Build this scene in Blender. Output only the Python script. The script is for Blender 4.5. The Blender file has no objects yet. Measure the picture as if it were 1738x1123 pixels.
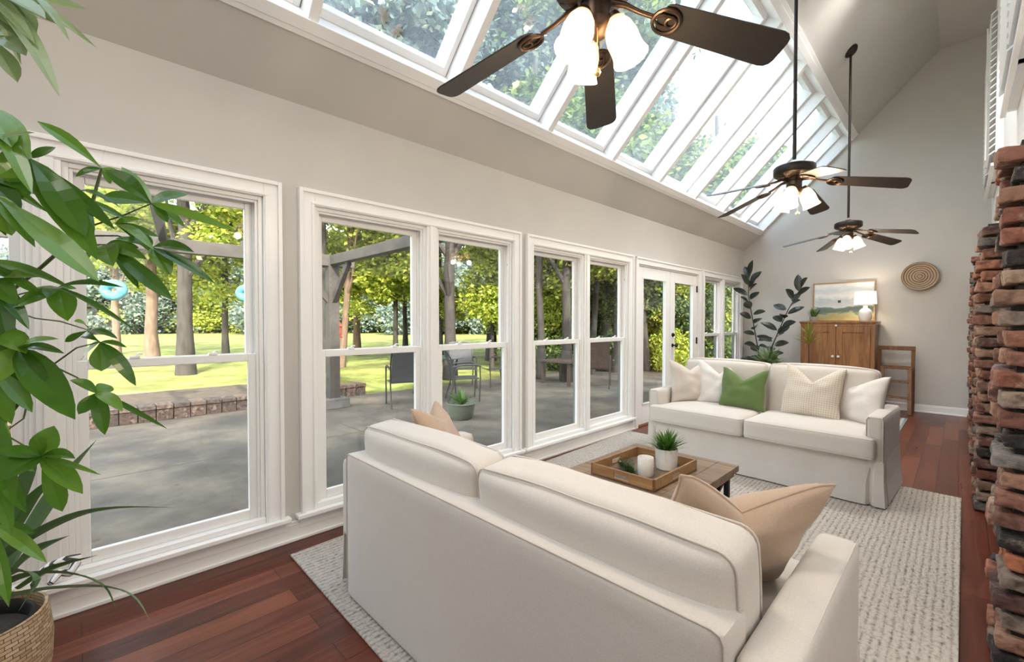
import bpy, bmesh, math, random
from mathutils import Vector, Matrix, noise
from math import sin, cos, pi, radians
random.seed(7)
SC = bpy.context.scene
COL = SC.collection

# ------------------------------------------------------------------ camera
F_PX, YAW, PITCH = 750.0, 0.7923, -0.0191
CAM = Vector((2.785, 0.0, 1.3))
cd = bpy.data.cameras.new('camera'); co = bpy.data.objects.new('camera', cd); COL.objects.link(co)
cd.sensor_width = 36.0; cd.lens = F_PX / 1738.0 * 36.0; cd.clip_start = 0.02; cd.clip_end = 500
co.location = CAM
co.rotation_euler = (pi/2 + PITCH, 0, YAW)
SC.camera = co
# ------------------------------------------------------------------ world, sun, large lights, exposure
SC.view_settings.view_transform = 'Standard'; SC.view_settings.look = 'None'
SC.view_settings.gamma = 1.0; SC.view_settings.use_curve_mapping = False
SC.view_settings.exposure = 0.5
W = bpy.data.worlds.new('world'); SC.world = W; W.use_nodes = True
wn = W.node_tree.nodes; wl = W.node_tree.links
bg = wn['Background']; sky = wn.new('ShaderNodeTexSky')
sky.sky_type = 'NISHITA'; sky.sun_disc = False; sky.sun_elevation = radians(34); sky.sun_rotation = radians(115)
sky.air_density = 1.3; sky.dust_density = 2.5; sky.ozone_density = 1.0
hs = wn.new('ShaderNodeHueSaturation'); hs.inputs['Saturation'].default_value = .42
wl.new(sky.outputs[0], hs.inputs['Color']); wl.new(hs.outputs[0], bg.inputs[0]); bg.inputs[1].default_value = 1.0
sd = bpy.data.lights.new('sun', 'SUN'); so = bpy.data.objects.new('sun', sd); COL.objects.link(so)
sd.energy = 8.0; sd.angle = radians(1.0); sd.color = (1.0, 0.93, 0.8)
SUN_FROM = Vector((0.75, -0.33, 0.50)).normalized()
so.rotation_euler = SUN_FROM.to_track_quat('Z', 'Y').to_euler(); so.location = (6, -4, 12)
def area(name, loc, target, sx, sy, energy, color=(1, 1, 1)):
    l = bpy.data.lights.new(name, 'AREA'); o = bpy.data.objects.new(name, l); COL.objects.link(o)
    l.shape = 'RECTANGLE'; l.size = sx; l.size_y = sy; l.energy = energy; l.color = color
    o.location = loc; o.rotation_euler = (Vector(loc) - Vector(target)).to_track_quat('Z', 'Y').to_euler()
    return o
area('fill_right_rear', (4.9, 0.2, 2.3), (1.0, 3.5, 1.2), 2.2, 2.6, 32, (1.0, 0.96, 0.92))  # added fill from the right rear, no lamp stands there
area('fill_behind_camera', (2.0, -1.2, 4.4), (1.6, 5.0, 1.0), 1.4, 1.2, 45, (1.0, 0.97, 0.93))  # unseen fill added high behind the camera to brighten the room
area('fill_upper_right', (2.95, 5.6, 4.5), (1.9, 5.4, 0.6), 0.45, 5.0, 170, (1.0, 0.97, 0.93)).data.spread = radians(125)  # added fill along the upper right wall, lifts far wall and loveseat

# pixel of the 1738x1123 frame -> world (used to place things on known planes)
_fw0 = Vector((-sin(YAW), cos(YAW), 0)); RT = Vector((cos(YAW), sin(YAW), 0)); _u0 = Vector((0, 0, 1))
FW = _fw0*cos(PITCH) + _u0*sin(PITCH); UP = -_fw0*sin(PITCH) + _u0*cos(PITCH)
def ray(px, py): return FW + RT*((px-869)/F_PX) - UP*((py-561.5)/F_PX)
def at_d(px, py, D): return CAM + ray(px, py)*D
def ground(px, D, z=0.0):
    p = at_d(px, 560, D); return Vector((p.x, p.y, z))

# ------------------------------------------------------------------ object helpers
def tag(o, label=None, cat=None, group=None, kind=None):
    if label: o['label'] = label
    if cat: o['category'] = cat
    if group: o['group'] = group
    if kind: o['kind'] = kind
    return o
def empty(name, loc=(0, 0, 0), rz=0.0, label=None, cat=None, group=None, kind=None, parent=None):
    o = bpy.data.objects.new(name, None); COL.objects.link(o); o.location = loc; o.rotation_euler = (0, 0, rz)
    o.empty_display_size = 0.1
    if parent: o.parent = parent
    return tag(o, label, cat, group, kind)
def copy_tree(o, parent=None):
    c = o.copy(); COL.objects.link(c)
    if parent: c.parent = parent
    for ch in list(o.children): copy_tree(ch, c)
    return c

class MB:
    """collects shapes, builds ONE mesh object"""
    def __init__(s): s.v = []; s.f = []; s.m = []; s.c = []
    def add(s, vs, fs, mi=0, M=None, col=None):
        b = len(s.v)
        for p in vs:
            p = Vector(p); s.v.append(M @ p if M is not None else p)
        for f in fs:
            s.f.append([b+i for i in f]); s.m.append(mi); s.c.append(col)
        return s
    def box(s, x0, x1, y0, y1, z0, z1, mi=0, M=None, col=None):
        vs = [(x, y, z) for x in (x0, x1) for y in (y0, y1) for z in (z0, z1)]
        fs = [(0, 1, 3, 2), (4, 6, 7, 5), (0, 4, 5, 1), (2, 3, 7, 6), (0, 2, 6, 4), (1, 5, 7, 3)]
        return s.add(vs, fs, mi, M, col)
    def bar(s, a, b, w, h, mi=0, up=(0, 0, 1)):
        a = Vector(a); b = Vector(b); d = b-a; L = d.length; z = d.normalized(); u = Vector(up)
        if abs(z.dot(u)) > .98: u = Vector((0, 1, 0))
        x = u.cross(z).normalized(); y = z.cross(x)
        M = Matrix((x, y, z)).transposed().to_4x4(); M.translation = a
        return s.box(-w/2, w/2, -h/2, h/2, 0, L, mi, M)
    def tube(s, pts, r, n=8, closed=False, mi=0, caps=True):
        pts = [Vector(p) for p in pts]; N = len(pts)
        rs = r if isinstance(r, (list, tuple)) else [r]*N
        b = len(s.v); prev = None
        for i, p in enumerate(pts):
            if closed: t = pts[(i+1) % N] - pts[i-1]
            else: t = pts[min(i+1, N-1)] - pts[max(i-1, 0)]
            if t.length < 1e-9: t = Vector((0, 0, 1))
            t.normalize()
            if prev is None:
                u = Vector((0, 0, 1)) if abs(t.z) < .9 else Vector((1, 0, 0))
                x = u.cross(t).normalized()
            else:
                x = prev - t*prev.dot(t)
                x = x.normalized() if x.length > 1e-6 else Vector((1, 0, 0))
            prev = x; y = t.cross(x)
            for k in range(n):
                a = 2*pi*k/n; s.v.append(p + x*(rs[i]*cos(a)) + y*(rs[i]*sin(a)))
        for i in range(N if closed else N-1):
            j = (i+1) % N
            for k in range(n):
                s.f.append([b+i*n+k, b+i*n+(k+1) % n, b+j*n+(k+1) % n, b+j*n+k]); s.m.append(mi); s.c.append(None)
        if caps and not closed:
            s.f.append([b+k for k in range(n)][::-1]); s.m.append(mi); s.c.append(None)
            s.f.append([b+(N-1)*n+k for k in range(n)]); s.m.append(mi); s.c.append(None)
        return s
    def lathe(s, prof, n=32, M=None, mi=0, close=False):
        b = len(s.v); N = len(prof)
        for (r, z) in prof:
            for k in range(n):
                a = 2*pi*k/n; p = Vector((r*cos(a), r*sin(a), z)); s.v.append(M @ p if M is not None else p)
        for i in range(N-1 if not close else N):
            j = (i+1) % N
            for k in range(n):
                s.f.append([b+i*n+k, b+i*n+(k+1) % n, b+j*n+(k+1) % n, b+j*n+k]); s.m.append(mi); s.c.append(None)
        if not close:
            if prof[0][0] > 1e-5: s.f.append([b+k for k in range(n)][::-1]); s.m.append(mi); s.c.append(None)
            if prof[-1][0] > 1e-5: s.f.append([b+(N-1)*n+k for k in range(n)]); s.m.append(mi); s.c.append(None)
        return s
    def build(s, name, mat, parent=None, smooth=False, bevel=0, bseg=2, loc=None, rot=None, weld=False):
        me = bpy.data.meshes.new(name); me.from_pydata([tuple(p) for p in s.v], [], s.f)
        mats = mat if isinstance(mat, (list, tuple)) else [mat]
        for m in mats: me.materials.append(m)
        if len(mats) > 1: me.polygons.foreach_set('material_index', s.m)
        if any(c is not None for c in s.c):
            at = me.color_attributes.new('Col', 'FLOAT_COLOR', 'CORNER')
            for p, c in zip(me.polygons, s.c):
                c = c or (.5, .5, .5)
                for li in p.loop_indices: at.data[li].color = (c[0], c[1], c[2], 1)
        bm = bmesh.new(); bm.from_mesh(me)
        if weld: bmesh.ops.remove_doubles(bm, verts=bm.verts, dist=1e-5)
        if len(bm.faces) < 60000 and not getattr(s, 'norecalc', False): bmesh.ops.recalc_face_normals(bm, faces=bm.faces)
        bm.to_mesh(me); bm.free()
        if smooth:
            me.polygons.foreach_set('use_smooth', [True]*len(me.polygons))
            try: me.set_sharp_from_angle(angle=radians(45))
            except Exception: pass
        o = bpy.data.objects.new(name, me); COL.objects.link(o)
        if parent: o.parent = parent
        if loc is not None: o.location = loc
        if rot is not None: o.rotation_euler = rot
        if bevel:
            md = o.modifiers.new('bevel', 'BEVEL'); md.width = bevel; md.segments = bseg; md.limit_method = 'ANGLE'; md.angle_limit = radians(40)
        return o

def soft_box(hx, hy, hz, r, N=12, puff=(0, 0, 0), fn=None):
    """rounded, cushion-like box centred at 0"""
    mb = MB(); idx = {}
    def vert(p):
        q = Vector((p[0]*hx, p[1]*hy, p[2]*hz)); rr = min(r, hx, hy, hz)
        inn = Vector((max(-(hx-rr), min(hx-rr, q.x)), max(-(hy-rr), min(hy-rr, q.y)), max(-(hz-rr), min(hz-rr, q.z))))
        d = q-inn
        if d.length > 1e-9: q = inn + d.normalized()*rr
        u, v, w = p
        q.x += u*puff[0]*(1-v*v)*(1-w*w); q.y += v*puff[1]*(1-u**4)*(1-w**4); q.z += w*puff[2]*(1-u**4)*(1-v**4)
        if fn: q = fn(q, p)
        return q
    def warp(t):   # concentrate samples towards the edges
        return math.copysign(1-(1-abs(t))**1.6, t)
    g = [warp(-1+2*i/N) for i in range(N+1)]
    for ax in range(3):
        for sg in (-1, 1):
            ids = []
            for i in range(N+1):
                row = []
                for j in range(N+1):
                    p = [0, 0, 0]; p[ax] = sg; p[(ax+1) % 3] = g[i]; p[(ax+2) % 3] = g[j]
                    k = tuple(round(c, 5) for c in p)
                    if k not in idx: idx[k] = len(mb.v); mb.v.append(vert(p))
                    row.append(idx[k])
                ids.append(row)
            for i in range(N):
                for j in range(N):
                    f = [ids[i][j], ids[i+1][j], ids[i+1][j+1], ids[i][j+1]]
                    mb.f.append(f if sg > 0 else f[::-1]); mb.m.append(0); mb.c.append(None)
    return mb

# ------------------------------------------------------------------ materials
MATS = {}
def new_mat(name):
    m = bpy.data.materials.new(name); m.use_nodes = True; nt = m.node_tree
    return m, nt, nt.nodes['Principled BSDF'], nt.nodes, nt.links
def ramp(N, stops):
    r = N.new('ShaderNodeValToRGB'); e = r.color_ramp.elements
    e[0].position, e[0].color = stops[0][0], (*stops[0][1], 1); e[1].position, e[1].color = stops[-1][0], (*stops[-1][1], 1)
    for p, c in stops[1:-1]:
        x = e.new(p); x.color = (*c, 1)
    return r
def mat(name, col, rough=.5, metal=0.0, var=0.0, vscale=8, bump=0.0, bscale=60, stretch=None, sheen=0, coat=0, emit=0, spec=.5, darker=.8):
    if name in MATS: return MATS[name]
    m, nt, b, N, L = new_mat(name)
    b.inputs['Roughness'].default_value = rough; b.inputs['Metallic'].default_value = metal
    b.inputs['Base Color'].default_value = (*col, 1); b.inputs['Specular IOR Level'].default_value = spec
    if sheen: b.inputs['Sheen Weight'].default_value = sheen; b.inputs['Sheen Roughness'].default_value = .5
    if coat: b.inputs['Coat Weight'].default_value = coat; b.inputs['Coat Roughness'].default_value = .15
    if emit: b.inputs['Emission Color'].default_value = (*col, 1); b.inputs['Emission Strength'].default_value = emit
    tc = N.new('ShaderNodeTexCoord'); mp = N.new('ShaderNodeMapping'); L.new(tc.outputs['Object'], mp.inputs[0])
    if stretch: mp.inputs['Scale'].default_value = stretch
    if var:
        n = N.new('ShaderNodeTexNoise'); n.inputs['Scale'].default_value = vscale; n.inputs['Detail'].default_value = 5
        L.new(mp.outputs[0], n.inputs[0])
        r = ramp(N, [(.3, tuple(c*(1-var) for c in col)), (.7, tuple(min(1, c*(1+var)) for c in col))])
        L.new(n.outputs[0], r.inputs[0]); L.new(r.outputs[0], b.inputs['Base Color'])
    if bump:
        n2 = N.new('ShaderNodeTexNoise'); n2.inputs['Scale'].default_value = bscale; n2.inputs['Detail'].default_value = 3
        L.new(mp.outputs[0], n2.inputs[0])
        bp = N.new('ShaderNodeBump'); bp.inputs['Strength'].default_value = bump; bp.inputs['Distance'].default_value = .01
        L.new(n2.outputs[0], bp.inputs['Height']); L.new(bp.outputs[0], b.inputs['Normal'])
    MATS[name] = m; return m
def fabric(name, col, weave=420, strength=.25, check=None):
    """woven cloth: two crossed wave bumps and soft large wrinkles"""
    m, nt, b, N, L = new_mat(name)
    b.inputs['Roughness'].default_value = .95; b.inputs['Specular IOR Level'].default_value = .15
    b.inputs['Sheen Weight'].default_value = .25
    tc = N.new('ShaderNodeTexCoord')
    n = N.new('ShaderNodeTexNoise'); n.inputs['Scale'].default_value = 260; n.inputs['Detail'].default_value = 2; L.new(tc.outputs['Object'], n.inputs[0])
    r = ramp(N, [(.3, tuple(c*.94 for c in col)), (.7, tuple(min(1, c*1.04) for c in col))]); L.new(n.outputs[0], r.inputs[0])
    out = r.outputs[0]
    if check:
        for ax in (0, 2):
            mp = N.new('ShaderNodeMapping'); L.new(tc.outputs['Object'], mp.inputs[0])
            w = N.new('ShaderNodeTexWave'); w.wave_type = 'BANDS'; w.bands_direction = 'XYZ'[ax]
            w.inputs['Scale'].default_value = check[1]; w.inputs['Distortion'].default_value = .6; w.inputs['Detail'].default_value = 3
            L.new(mp.outputs[0], w.inputs[0])
            rr = ramp(N, [(.80, (0, 0, 0)), (.95, (1, 1, 1))]); L.new(w.outputs[0], rr.inputs[0])
            mx = N.new('ShaderNodeMix'); mx.data_type = 'RGBA'; mx.inputs[7].default_value = (*check[0], 1)
            ml = N.new('ShaderNodeMath'); ml.operation = 'MULTIPLY'; ml.inputs[1].default_value = .45
            L.new(rr.outputs[0], ml.inputs[0]); L.new(ml.outputs[0], mx.inputs[0]); L.new(out, mx.inputs[6]); out = mx.outputs[2]
    L.new(out, b.inputs['Base Color'])
    n2 = N.new('ShaderNodeTexNoise'); n2.inputs['Scale'].default_value = weave; L.new(tc.outputs['Object'], n2.inputs[0])
    n3 = N.new('ShaderNodeTexNoise'); n3.inputs['Scale'].default_value = 7; n3.inputs['Detail'].default_value = 2; L.new(tc.outputs['Object'], n3.inputs[0])
    b1 = N.new('ShaderNodeBump'); b1.inputs['Strength'].default_value = strength; b1.inputs['Distance'].default_value = .002; L.new(n2.outputs[0], b1.inputs['Height'])
    b2 = N.new('ShaderNodeBump'); b2.inputs['Strength'].default_value = .18; b2.inputs['Distance'].default_value = .03
    L.new(n3.outputs[0], b2.inputs['Height']); L.new(b1.outputs[0], b2.inputs['Normal']); L.new(b2.outputs[0], b.inputs['Normal'])
    MATS[name] = m; return m
def wood(name, c1, c2, rough=.45, axis=1, scale=9, coat=0):
    m, nt, b, N, L = new_mat(name)
    b.inputs['Roughness'].default_value = rough
    if coat: b.inputs['Coat Weight'].default_value = coat
    tc = N.new('ShaderNodeTexCoord'); mp = N.new('ShaderNodeMapping'); L.new(tc.outputs['Object'], mp.inputs[0])
    sc = [scale*3]*3; sc[axis] = scale*.25; mp.inputs['Scale'].default_value = sc
    n = N.new('ShaderNodeTexNoise'); n.inputs['Scale'].default_value = 1; n.inputs['Detail'].default_value = 8; n.inputs['Distortion'].default_value = 1.2
    L.new(mp.outputs[0], n.inputs[0]); r = ramp(N, [(.3, c1), (.68, c2)]); L.new(n.outputs[0], r.inputs[0]); L.new(r.outputs[0], b.inputs['Base Color'])
    bp = N.new('ShaderNodeBump'); bp.inputs['Strength'].default_value = .15; bp.inputs['Distance'].default_value = .003
    L.new(n.outputs[0], bp.inputs['Height']); L.new(bp.outputs[0], b.inputs['Normal'])
    MATS[name] = m; return m
def leafmat(name, stops, rough=.45, trans=.35):
    m, nt, b, N, L = new_mat(name)
    g = N.new('ShaderNodeNewGeometry'); r = ramp(N, stops); L.new(g.outputs['Random Per Island'], r.inputs[0])
    L.new(r.outputs[0], b.inputs['Base Color']); b.inputs['Roughness'].default_value = rough
    t = N.new('ShaderNodeBsdfTranslucent'); L.new(r.outputs[0], t.inputs[0])
    mx = N.new('ShaderNodeMixShader'); mx.inputs[0].default_value = trans
    L.new(b.outputs[0], mx.inputs[1]); L.new(t.outputs[0], mx.inputs[2]); L.new(mx.outputs[0], N['Material Output'].inputs[0])
    MATS[name] = m; return m
def glassmat(name, tint=(.93, .95, .95), refl=1.0, rough=0.0, haze=0.0):
    m, nt, b, N, L = new_mat(name); N.remove(b)
    t = N.new('ShaderNodeBsdfTransparent'); t.inputs[0].default_value = (*tint, 1)
    g = N.new('ShaderNodeBsdfGlossy'); g.inputs['Roughness'].default_value = rough
    lw = N.new('ShaderNodeLayerWeight'); lw.inputs[0].default_value = .5
    pw_ = N.new('ShaderNodeMath'); pw_.operation = 'POWER'; pw_.inputs[1].default_value = 5; L.new(lw.outputs['Facing'], pw_.inputs[0])
    ml = N.new('ShaderNodeMath'); ml.operation = 'MULTIPLY_ADD'; ml.inputs[1].default_value = .6*refl; ml.inputs[2].default_value = .03*refl; L.new(pw_.outputs[0], ml.inputs[0])
    mx = N.new('ShaderNodeMixShader'); L.new(ml.outputs[0], mx.inputs[0]); L.new(t.outputs[0], mx.inputs[1]); L.new(g.outputs[0], mx.inputs[2])
    if haze:   # whitish haze added so the panes look brighter against the sky
        d_ = N.new('ShaderNodeBsdfTranslucent'); d_.inputs[0].default_value = (.9, .95, 1, 1); h_ = N.new('ShaderNodeMixShader'); tc = N.new('ShaderNodeTexCoord'); n = N.new('ShaderNodeTexNoise'); n.inputs['Scale'].default_value = 3; n.inputs['Detail'].default_value = 6; L.new(tc.outputs['Object'], n.inputs[0])
        q_ = N.new('ShaderNodeMath'); q_.operation = 'MULTIPLY'; q_.inputs[1].default_value = haze*2; L.new(n.outputs[0], q_.inputs[0]); L.new(q_.outputs[0], h_.inputs[0]); L.new(t.outputs[0], h_.inputs[1]); L.new(d_.outputs[0], h_.inputs[2]); L.new(h_.outputs[0], mx.inputs[1])
    L.new(mx.outputs[0], N['Material Output'].inputs[0]); MATS[name] = m; return m

M_wall = mat('wall_paint', (.58, .555, .515), .75, var=.02, vscale=3, bump=.03, bscale=220)
M_wallw = mat('white_wall_paint', (.82, .81, .79), .7, bump=.03, bscale=200)
M_trim = mat('trim_paint', (.88, .875, .86), .32, bump=.02, bscale=30)
M_jambshade = mat('jamb_shade_grey', (.16, .17, .155), .6)  # dark grey for strips that tone down the bright outer jambs
M_glass = glassmat('window_glass')
M_sglass = glassmat('skylight_glass', (.86, .92, .97), haze=.07)
M_linen = fabric('linen', (.62, .572, .52))
M_linenpipe = fabric('linen_piping', (.62, .56, .50))
M_beige = fabric('beige_velvet', (.47, .345, .25), 300, .15)
M_oat = fabric('oatmeal_cloth', (.60, .54, .48))
M_whitec = fabric('white_textured_cloth', (.70, .66, .62), 160, .5)
M_green = fabric('green_cloth', (.115, .175, .058), 300, .2)
M_check = fabric('checked_cloth', (.66, .60, .52), 300, .3, ((.38, .29, .20), 18))
M_bronze = mat('dark_bronze', (.035, .027, .022), .42, .7)
M_bronzeL = mat('antique_bronze', (.075, .048, .034), .38, .85)
M_blade = mat('blade_dark_wood', (.020, .016, .013), .45, var=.2, vscale=30, stretch=(1, 8, 8))
M_black = mat('black_metal', (.02, .02, .021), .5, .6)
M_knob = mat('white_porcelain', (.8, .78, .74), .2)
M_ceram = mat('cream_ceramic', (.74, .72, .68), .45, var=.06, vscale=30, bump=.1, bscale=60)
M_soil = mat('dark_soil', (.03, .022, .016), .95, bump=.6, bscale=90)
M_plastic = mat('black_plastic', (.015, .015, .017), .35)
M_stem = mat('plant_stem', (.09, .13, .04), .6)
M_dstem = mat('dark_stem', (.06, .055, .035), .6)
M_tabletop = wood('weathered_table_wood', (.14, .09, .058), (.34, .23, .145), .55, axis=0, scale=5)
M_tray = wood('tray_wood', (.26, .135, .055), (.42, .245, .11), .4, axis=0, scale=8)
M_cab = wood('cabinet_wood', (.17, .065, .022), (.36, .165, .06), .42, axis=2, scale=7, coat=.2)
M_oak = wood('picture_frame_wood', (.30, .18, .09), (.48, .32, .18), .5, axis=0, scale=10)
M_ladder = wood('ladder_wood', (.12, .05, .02), (.26, .125, .055), .5, axis=2, scale=7)
M_pergola = mat('weathered_beam', (.055, .046, .038), .8, var=.25, vscale=6, bump=.3)

def floor_mat():
    m, nt, b, N, L = new_mat('hardwood_floor')
    tc = N.new('ShaderNodeTexCoord'); sp = N.new('ShaderNodeSeparateXYZ'); cb = N.new('ShaderNodeCombineXYZ')
    L.new(tc.outputs['Object'], sp.inputs[0]); L.new(sp.outputs['Y'], cb.inputs['X']); L.new(sp.outputs['X'], cb.inputs['Y'])
    br = N.new('ShaderNodeTexBrick'); L.new(cb.outputs[0], br.inputs['Vector'])
    br.inputs['Scale'].default_value = 1; br.inputs['Brick Width'].default_value = 1.15; br.inputs['Row Height'].default_value = .127
    br.inputs['Mortar Size'].default_value = .0018; br.inputs['Mortar Smooth'].default_value = .3; br.offset = .37
    br.inputs['Color1'].default_value = (0, 0, 0, 1); br.inputs['Color2'].default_value = (1, 1, 1, 1); br.inputs['Mortar'].default_value = (.2, .2, .2, 1)
    mp = N.new('ShaderNodeMapping'); mp.inputs['Scale'].default_value = (22, 2.2, 22); L.new(tc.outputs['Object'], mp.inputs[0])
    n = N.new('ShaderNodeTexNoise'); n.inputs['Scale'].default_value = 1; n.inputs['Detail'].default_value = 8; n.inputs['Distortion'].default_value = .8; L.new(mp.outputs[0], n.inputs[0])
    mx = N.new('ShaderNodeMix'); mx.data_type = 'FLOAT'; mx.inputs[0].default_value = .38
    L.new(n.outputs[0], mx.inputs[2]); L.new(br.outputs['Color'], mx.inputs[3])
    r = ramp(N, [(.22, (.045, .011, .007)), (.45, (.118, .028, .015)), (.72, (.215, .064, .032))]); L.new(mx.outputs[0], r.inputs[0])
    # worn pale scratches along the boards
    mp2 = N.new('ShaderNodeMapping'); mp2.inputs['Scale'].default_value = (45, 3, 45); L.new(tc.outputs['Object'], mp2.inputs[0])
    n2 = N.new('ShaderNodeTexNoise'); n2.inputs['Scale'].default_value = 1; n2.inputs['Detail'].default_value = 3; L.new(mp2.outputs[0], n2.inputs[0])
    r2 = ramp(N, [(.72, (0, 0, 0)), (.80, (1, 1, 1))]); L.new(n2.outputs[0], r2.inputs[0])
    ml = N.new('ShaderNodeMath'); ml.operation = 'MULTIPLY'; ml.inputs[1].default_value = .5; L.new(r2.outputs[0], ml.inputs[0])
    m2 = N.new('ShaderNodeMix'); m2.data_type = 'RGBA'; m2.inputs[7].default_value = (.36, .19, .12, 1)
    L.new(ml.outputs[0], m2.inputs[0]); L.new(r.outputs[0], m2.inputs[6])
    m3 = N.new('ShaderNodeMix'); m3.data_type = 'RGBA'; m3.inputs[7].default_value = (.02, .008, .006, 1)
    L.new(br.outputs['Fac'], m3.inputs[0]); L.new(m2.outputs[2], m3.inputs[6]); L.new(m3.outputs[2], b.inputs['Base Color'])
    rr = N.new('ShaderNodeMapRange'); b.inputs['Specular IOR Level'].default_value = .32; rr.inputs[3].default_value = .22; rr.inputs[4].default_value = .40; L.new(n.outputs[0], rr.inputs[0]); L.new(rr.outputs[0], b.inputs['Roughness'])
    bp = N.new('ShaderNodeBump'); bp.inputs['Strength'].default_value = .35; bp.inputs['Distance'].default_value = .004
    sb = N.new('ShaderNodeMath'); sb.operation = 'SUBTRACT'; L.new(n.outputs[0], sb.inputs[0]); L.new(br.outputs['Fac'], sb.inputs[1])
    L.new(sb.outputs[0], bp.inputs['Height']); L.new(bp.outputs[0], b.inputs['Normal'])
    return m
def rug_mat():
    m, nt, b, N, L = new_mat('braided_wool'); b.inputs['Roughness'].default_value = 1; b.inputs['Specular IOR Level'].default_value = .1
    tc = N.new('ShaderNodeTexCoord')
    def mp_(sx, sy):
        mp = N.new('ShaderNodeMapping'); mp.inputs['Scale'].default_value = (sx, sy, 1); L.new(tc.outputs['Object'], mp.inputs[0]); return mp.outputs[0]
    def M(op, a, b_=None, c=None):
        n_ = N.new('ShaderNodeMath'); n_.operation = op
        for i, q in enumerate((a, b_, c)):
            if q is None: continue
            if isinstance(q, (int, float)): n_.inputs[i].default_value = q
            else: L.new(q, n_.inputs[i])
        return n_.outputs[0]
    sp = N.new('ShaderNodeSeparateXYZ'); L.new(tc.outputs['Object'], sp.inputs[0])
    nw = N.new('ShaderNodeTexNoise'); nw.inputs['Scale'].default_value = 6; L.new(tc.outputs['Object'], nw.inputs[0])
    x = M('MULTIPLY_ADD', nw.outputs[0], .012, sp.outputs['X'])
    rib = M('ABSOLUTE', M('SINE', M('MULTIPLY', x, pi/.029)))           # ridges running the length of the rug
    v = N.new('ShaderNodeTexVoronoi'); v.inputs['Scale'].default_value = 1; v.feature = 'F1'; L.new(mp_(68, 90), v.inputs[0])
    n = N.new('ShaderNodeTexNoise'); n.inputs['Scale'].default_value = 1; n.inputs['Detail'].default_value = 3; L.new(mp_(90, 34), n.inputs[0])
    h = M('ADD', M('MULTIPLY', rib, .26), M('SUBTRACT', M('MULTIPLY', n.outputs[0], .9), M('MULTIPLY', v.outputs['Distance'], .32)))
    r = ramp(N, [(.06, (.17, .145, .12)), (.26, (.36, .32, .275)), (.46, (.50, .455, .40)), (.8, (.60, .55, .49))]); L.new(h, r.inputs[0]); L.new(r.outputs[0], b.inputs['Base Color'])
    bp = N.new('ShaderNodeBump'); bp.inputs['Strength'].default_value = .8; bp.inputs['Distance'].default_value = .012; L.new(h, bp.inputs['Height']); L.new(bp.outputs[0], b.inputs['Normal'])
    return m
def brick_mat():
    m, nt, b, N, L = new_mat('old_brick'); b.inputs['Roughness'].default_value = .8
    at = N.new('ShaderNodeAttribute'); at.attribute_name = 'Col'; tc = N.new('ShaderNodeTexCoord')
    n = N.new('ShaderNodeTexNoise'); n.inputs['Scale'].default_value = 22; n.inputs['Detail'].default_value = 6; L.new(tc.outputs['Object'], n.inputs[0])
    r = ramp(N, [(.34, (.35, .33, .33)), (.5, (1, 1, 1)), (.72, (1.0, 1.0, 1.0))]); L.new(n.outputs[0], r.inputs[0])
    mx = N.new('ShaderNodeMix'); mx.data_type = 'RGBA'; mx.blend_type = 'MULTIPLY'; mx.inputs[0].default_value = .8
    L.new(at.outputs['Color'], mx.inputs[6]); L.new(r.outputs[0], mx.inputs[7])
    # pale old mortar smears
    n2 = N.new('ShaderNodeTexNoise'); n2.inputs['Scale'].default_value = 11; n2.inputs['Detail'].default_value = 8; n2.inputs['Roughness'].default_value = .7; L.new(tc.outputs['Object'], n2.inputs[0])
    r2 = ramp(N, [(.55, (0, 0, 0)), (.63, (1, 1, 1))]); L.new(n2.outputs[0], r2.inputs[0])
    ml = N.new('ShaderNodeMath'); ml.operation = 'MULTIPLY'; ml.inputs[1].default_value = .6; L.new(r2.outputs[0], ml.inputs[0])
    m2 = N.new('ShaderNodeMix'); m2.data_type = 'RGBA'; m2.inputs[7].default_value = (.36, .27, .20, 1); L.new(ml.outputs[0], m2.inputs[0]); L.new(mx.outputs[2], m2.inputs[6])
    L.new(m2.outputs[2], b.inputs['Base Color'])
    bp = N.new('ShaderNodeBump'); bp.inputs['Strength'].default_value = 1.0; bp.inputs['Distance'].default_value = .02; L.new(n.outputs[0], bp.inputs['Height']); L.new(bp.outputs[0], b.inputs['Normal'])
    return m
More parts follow.
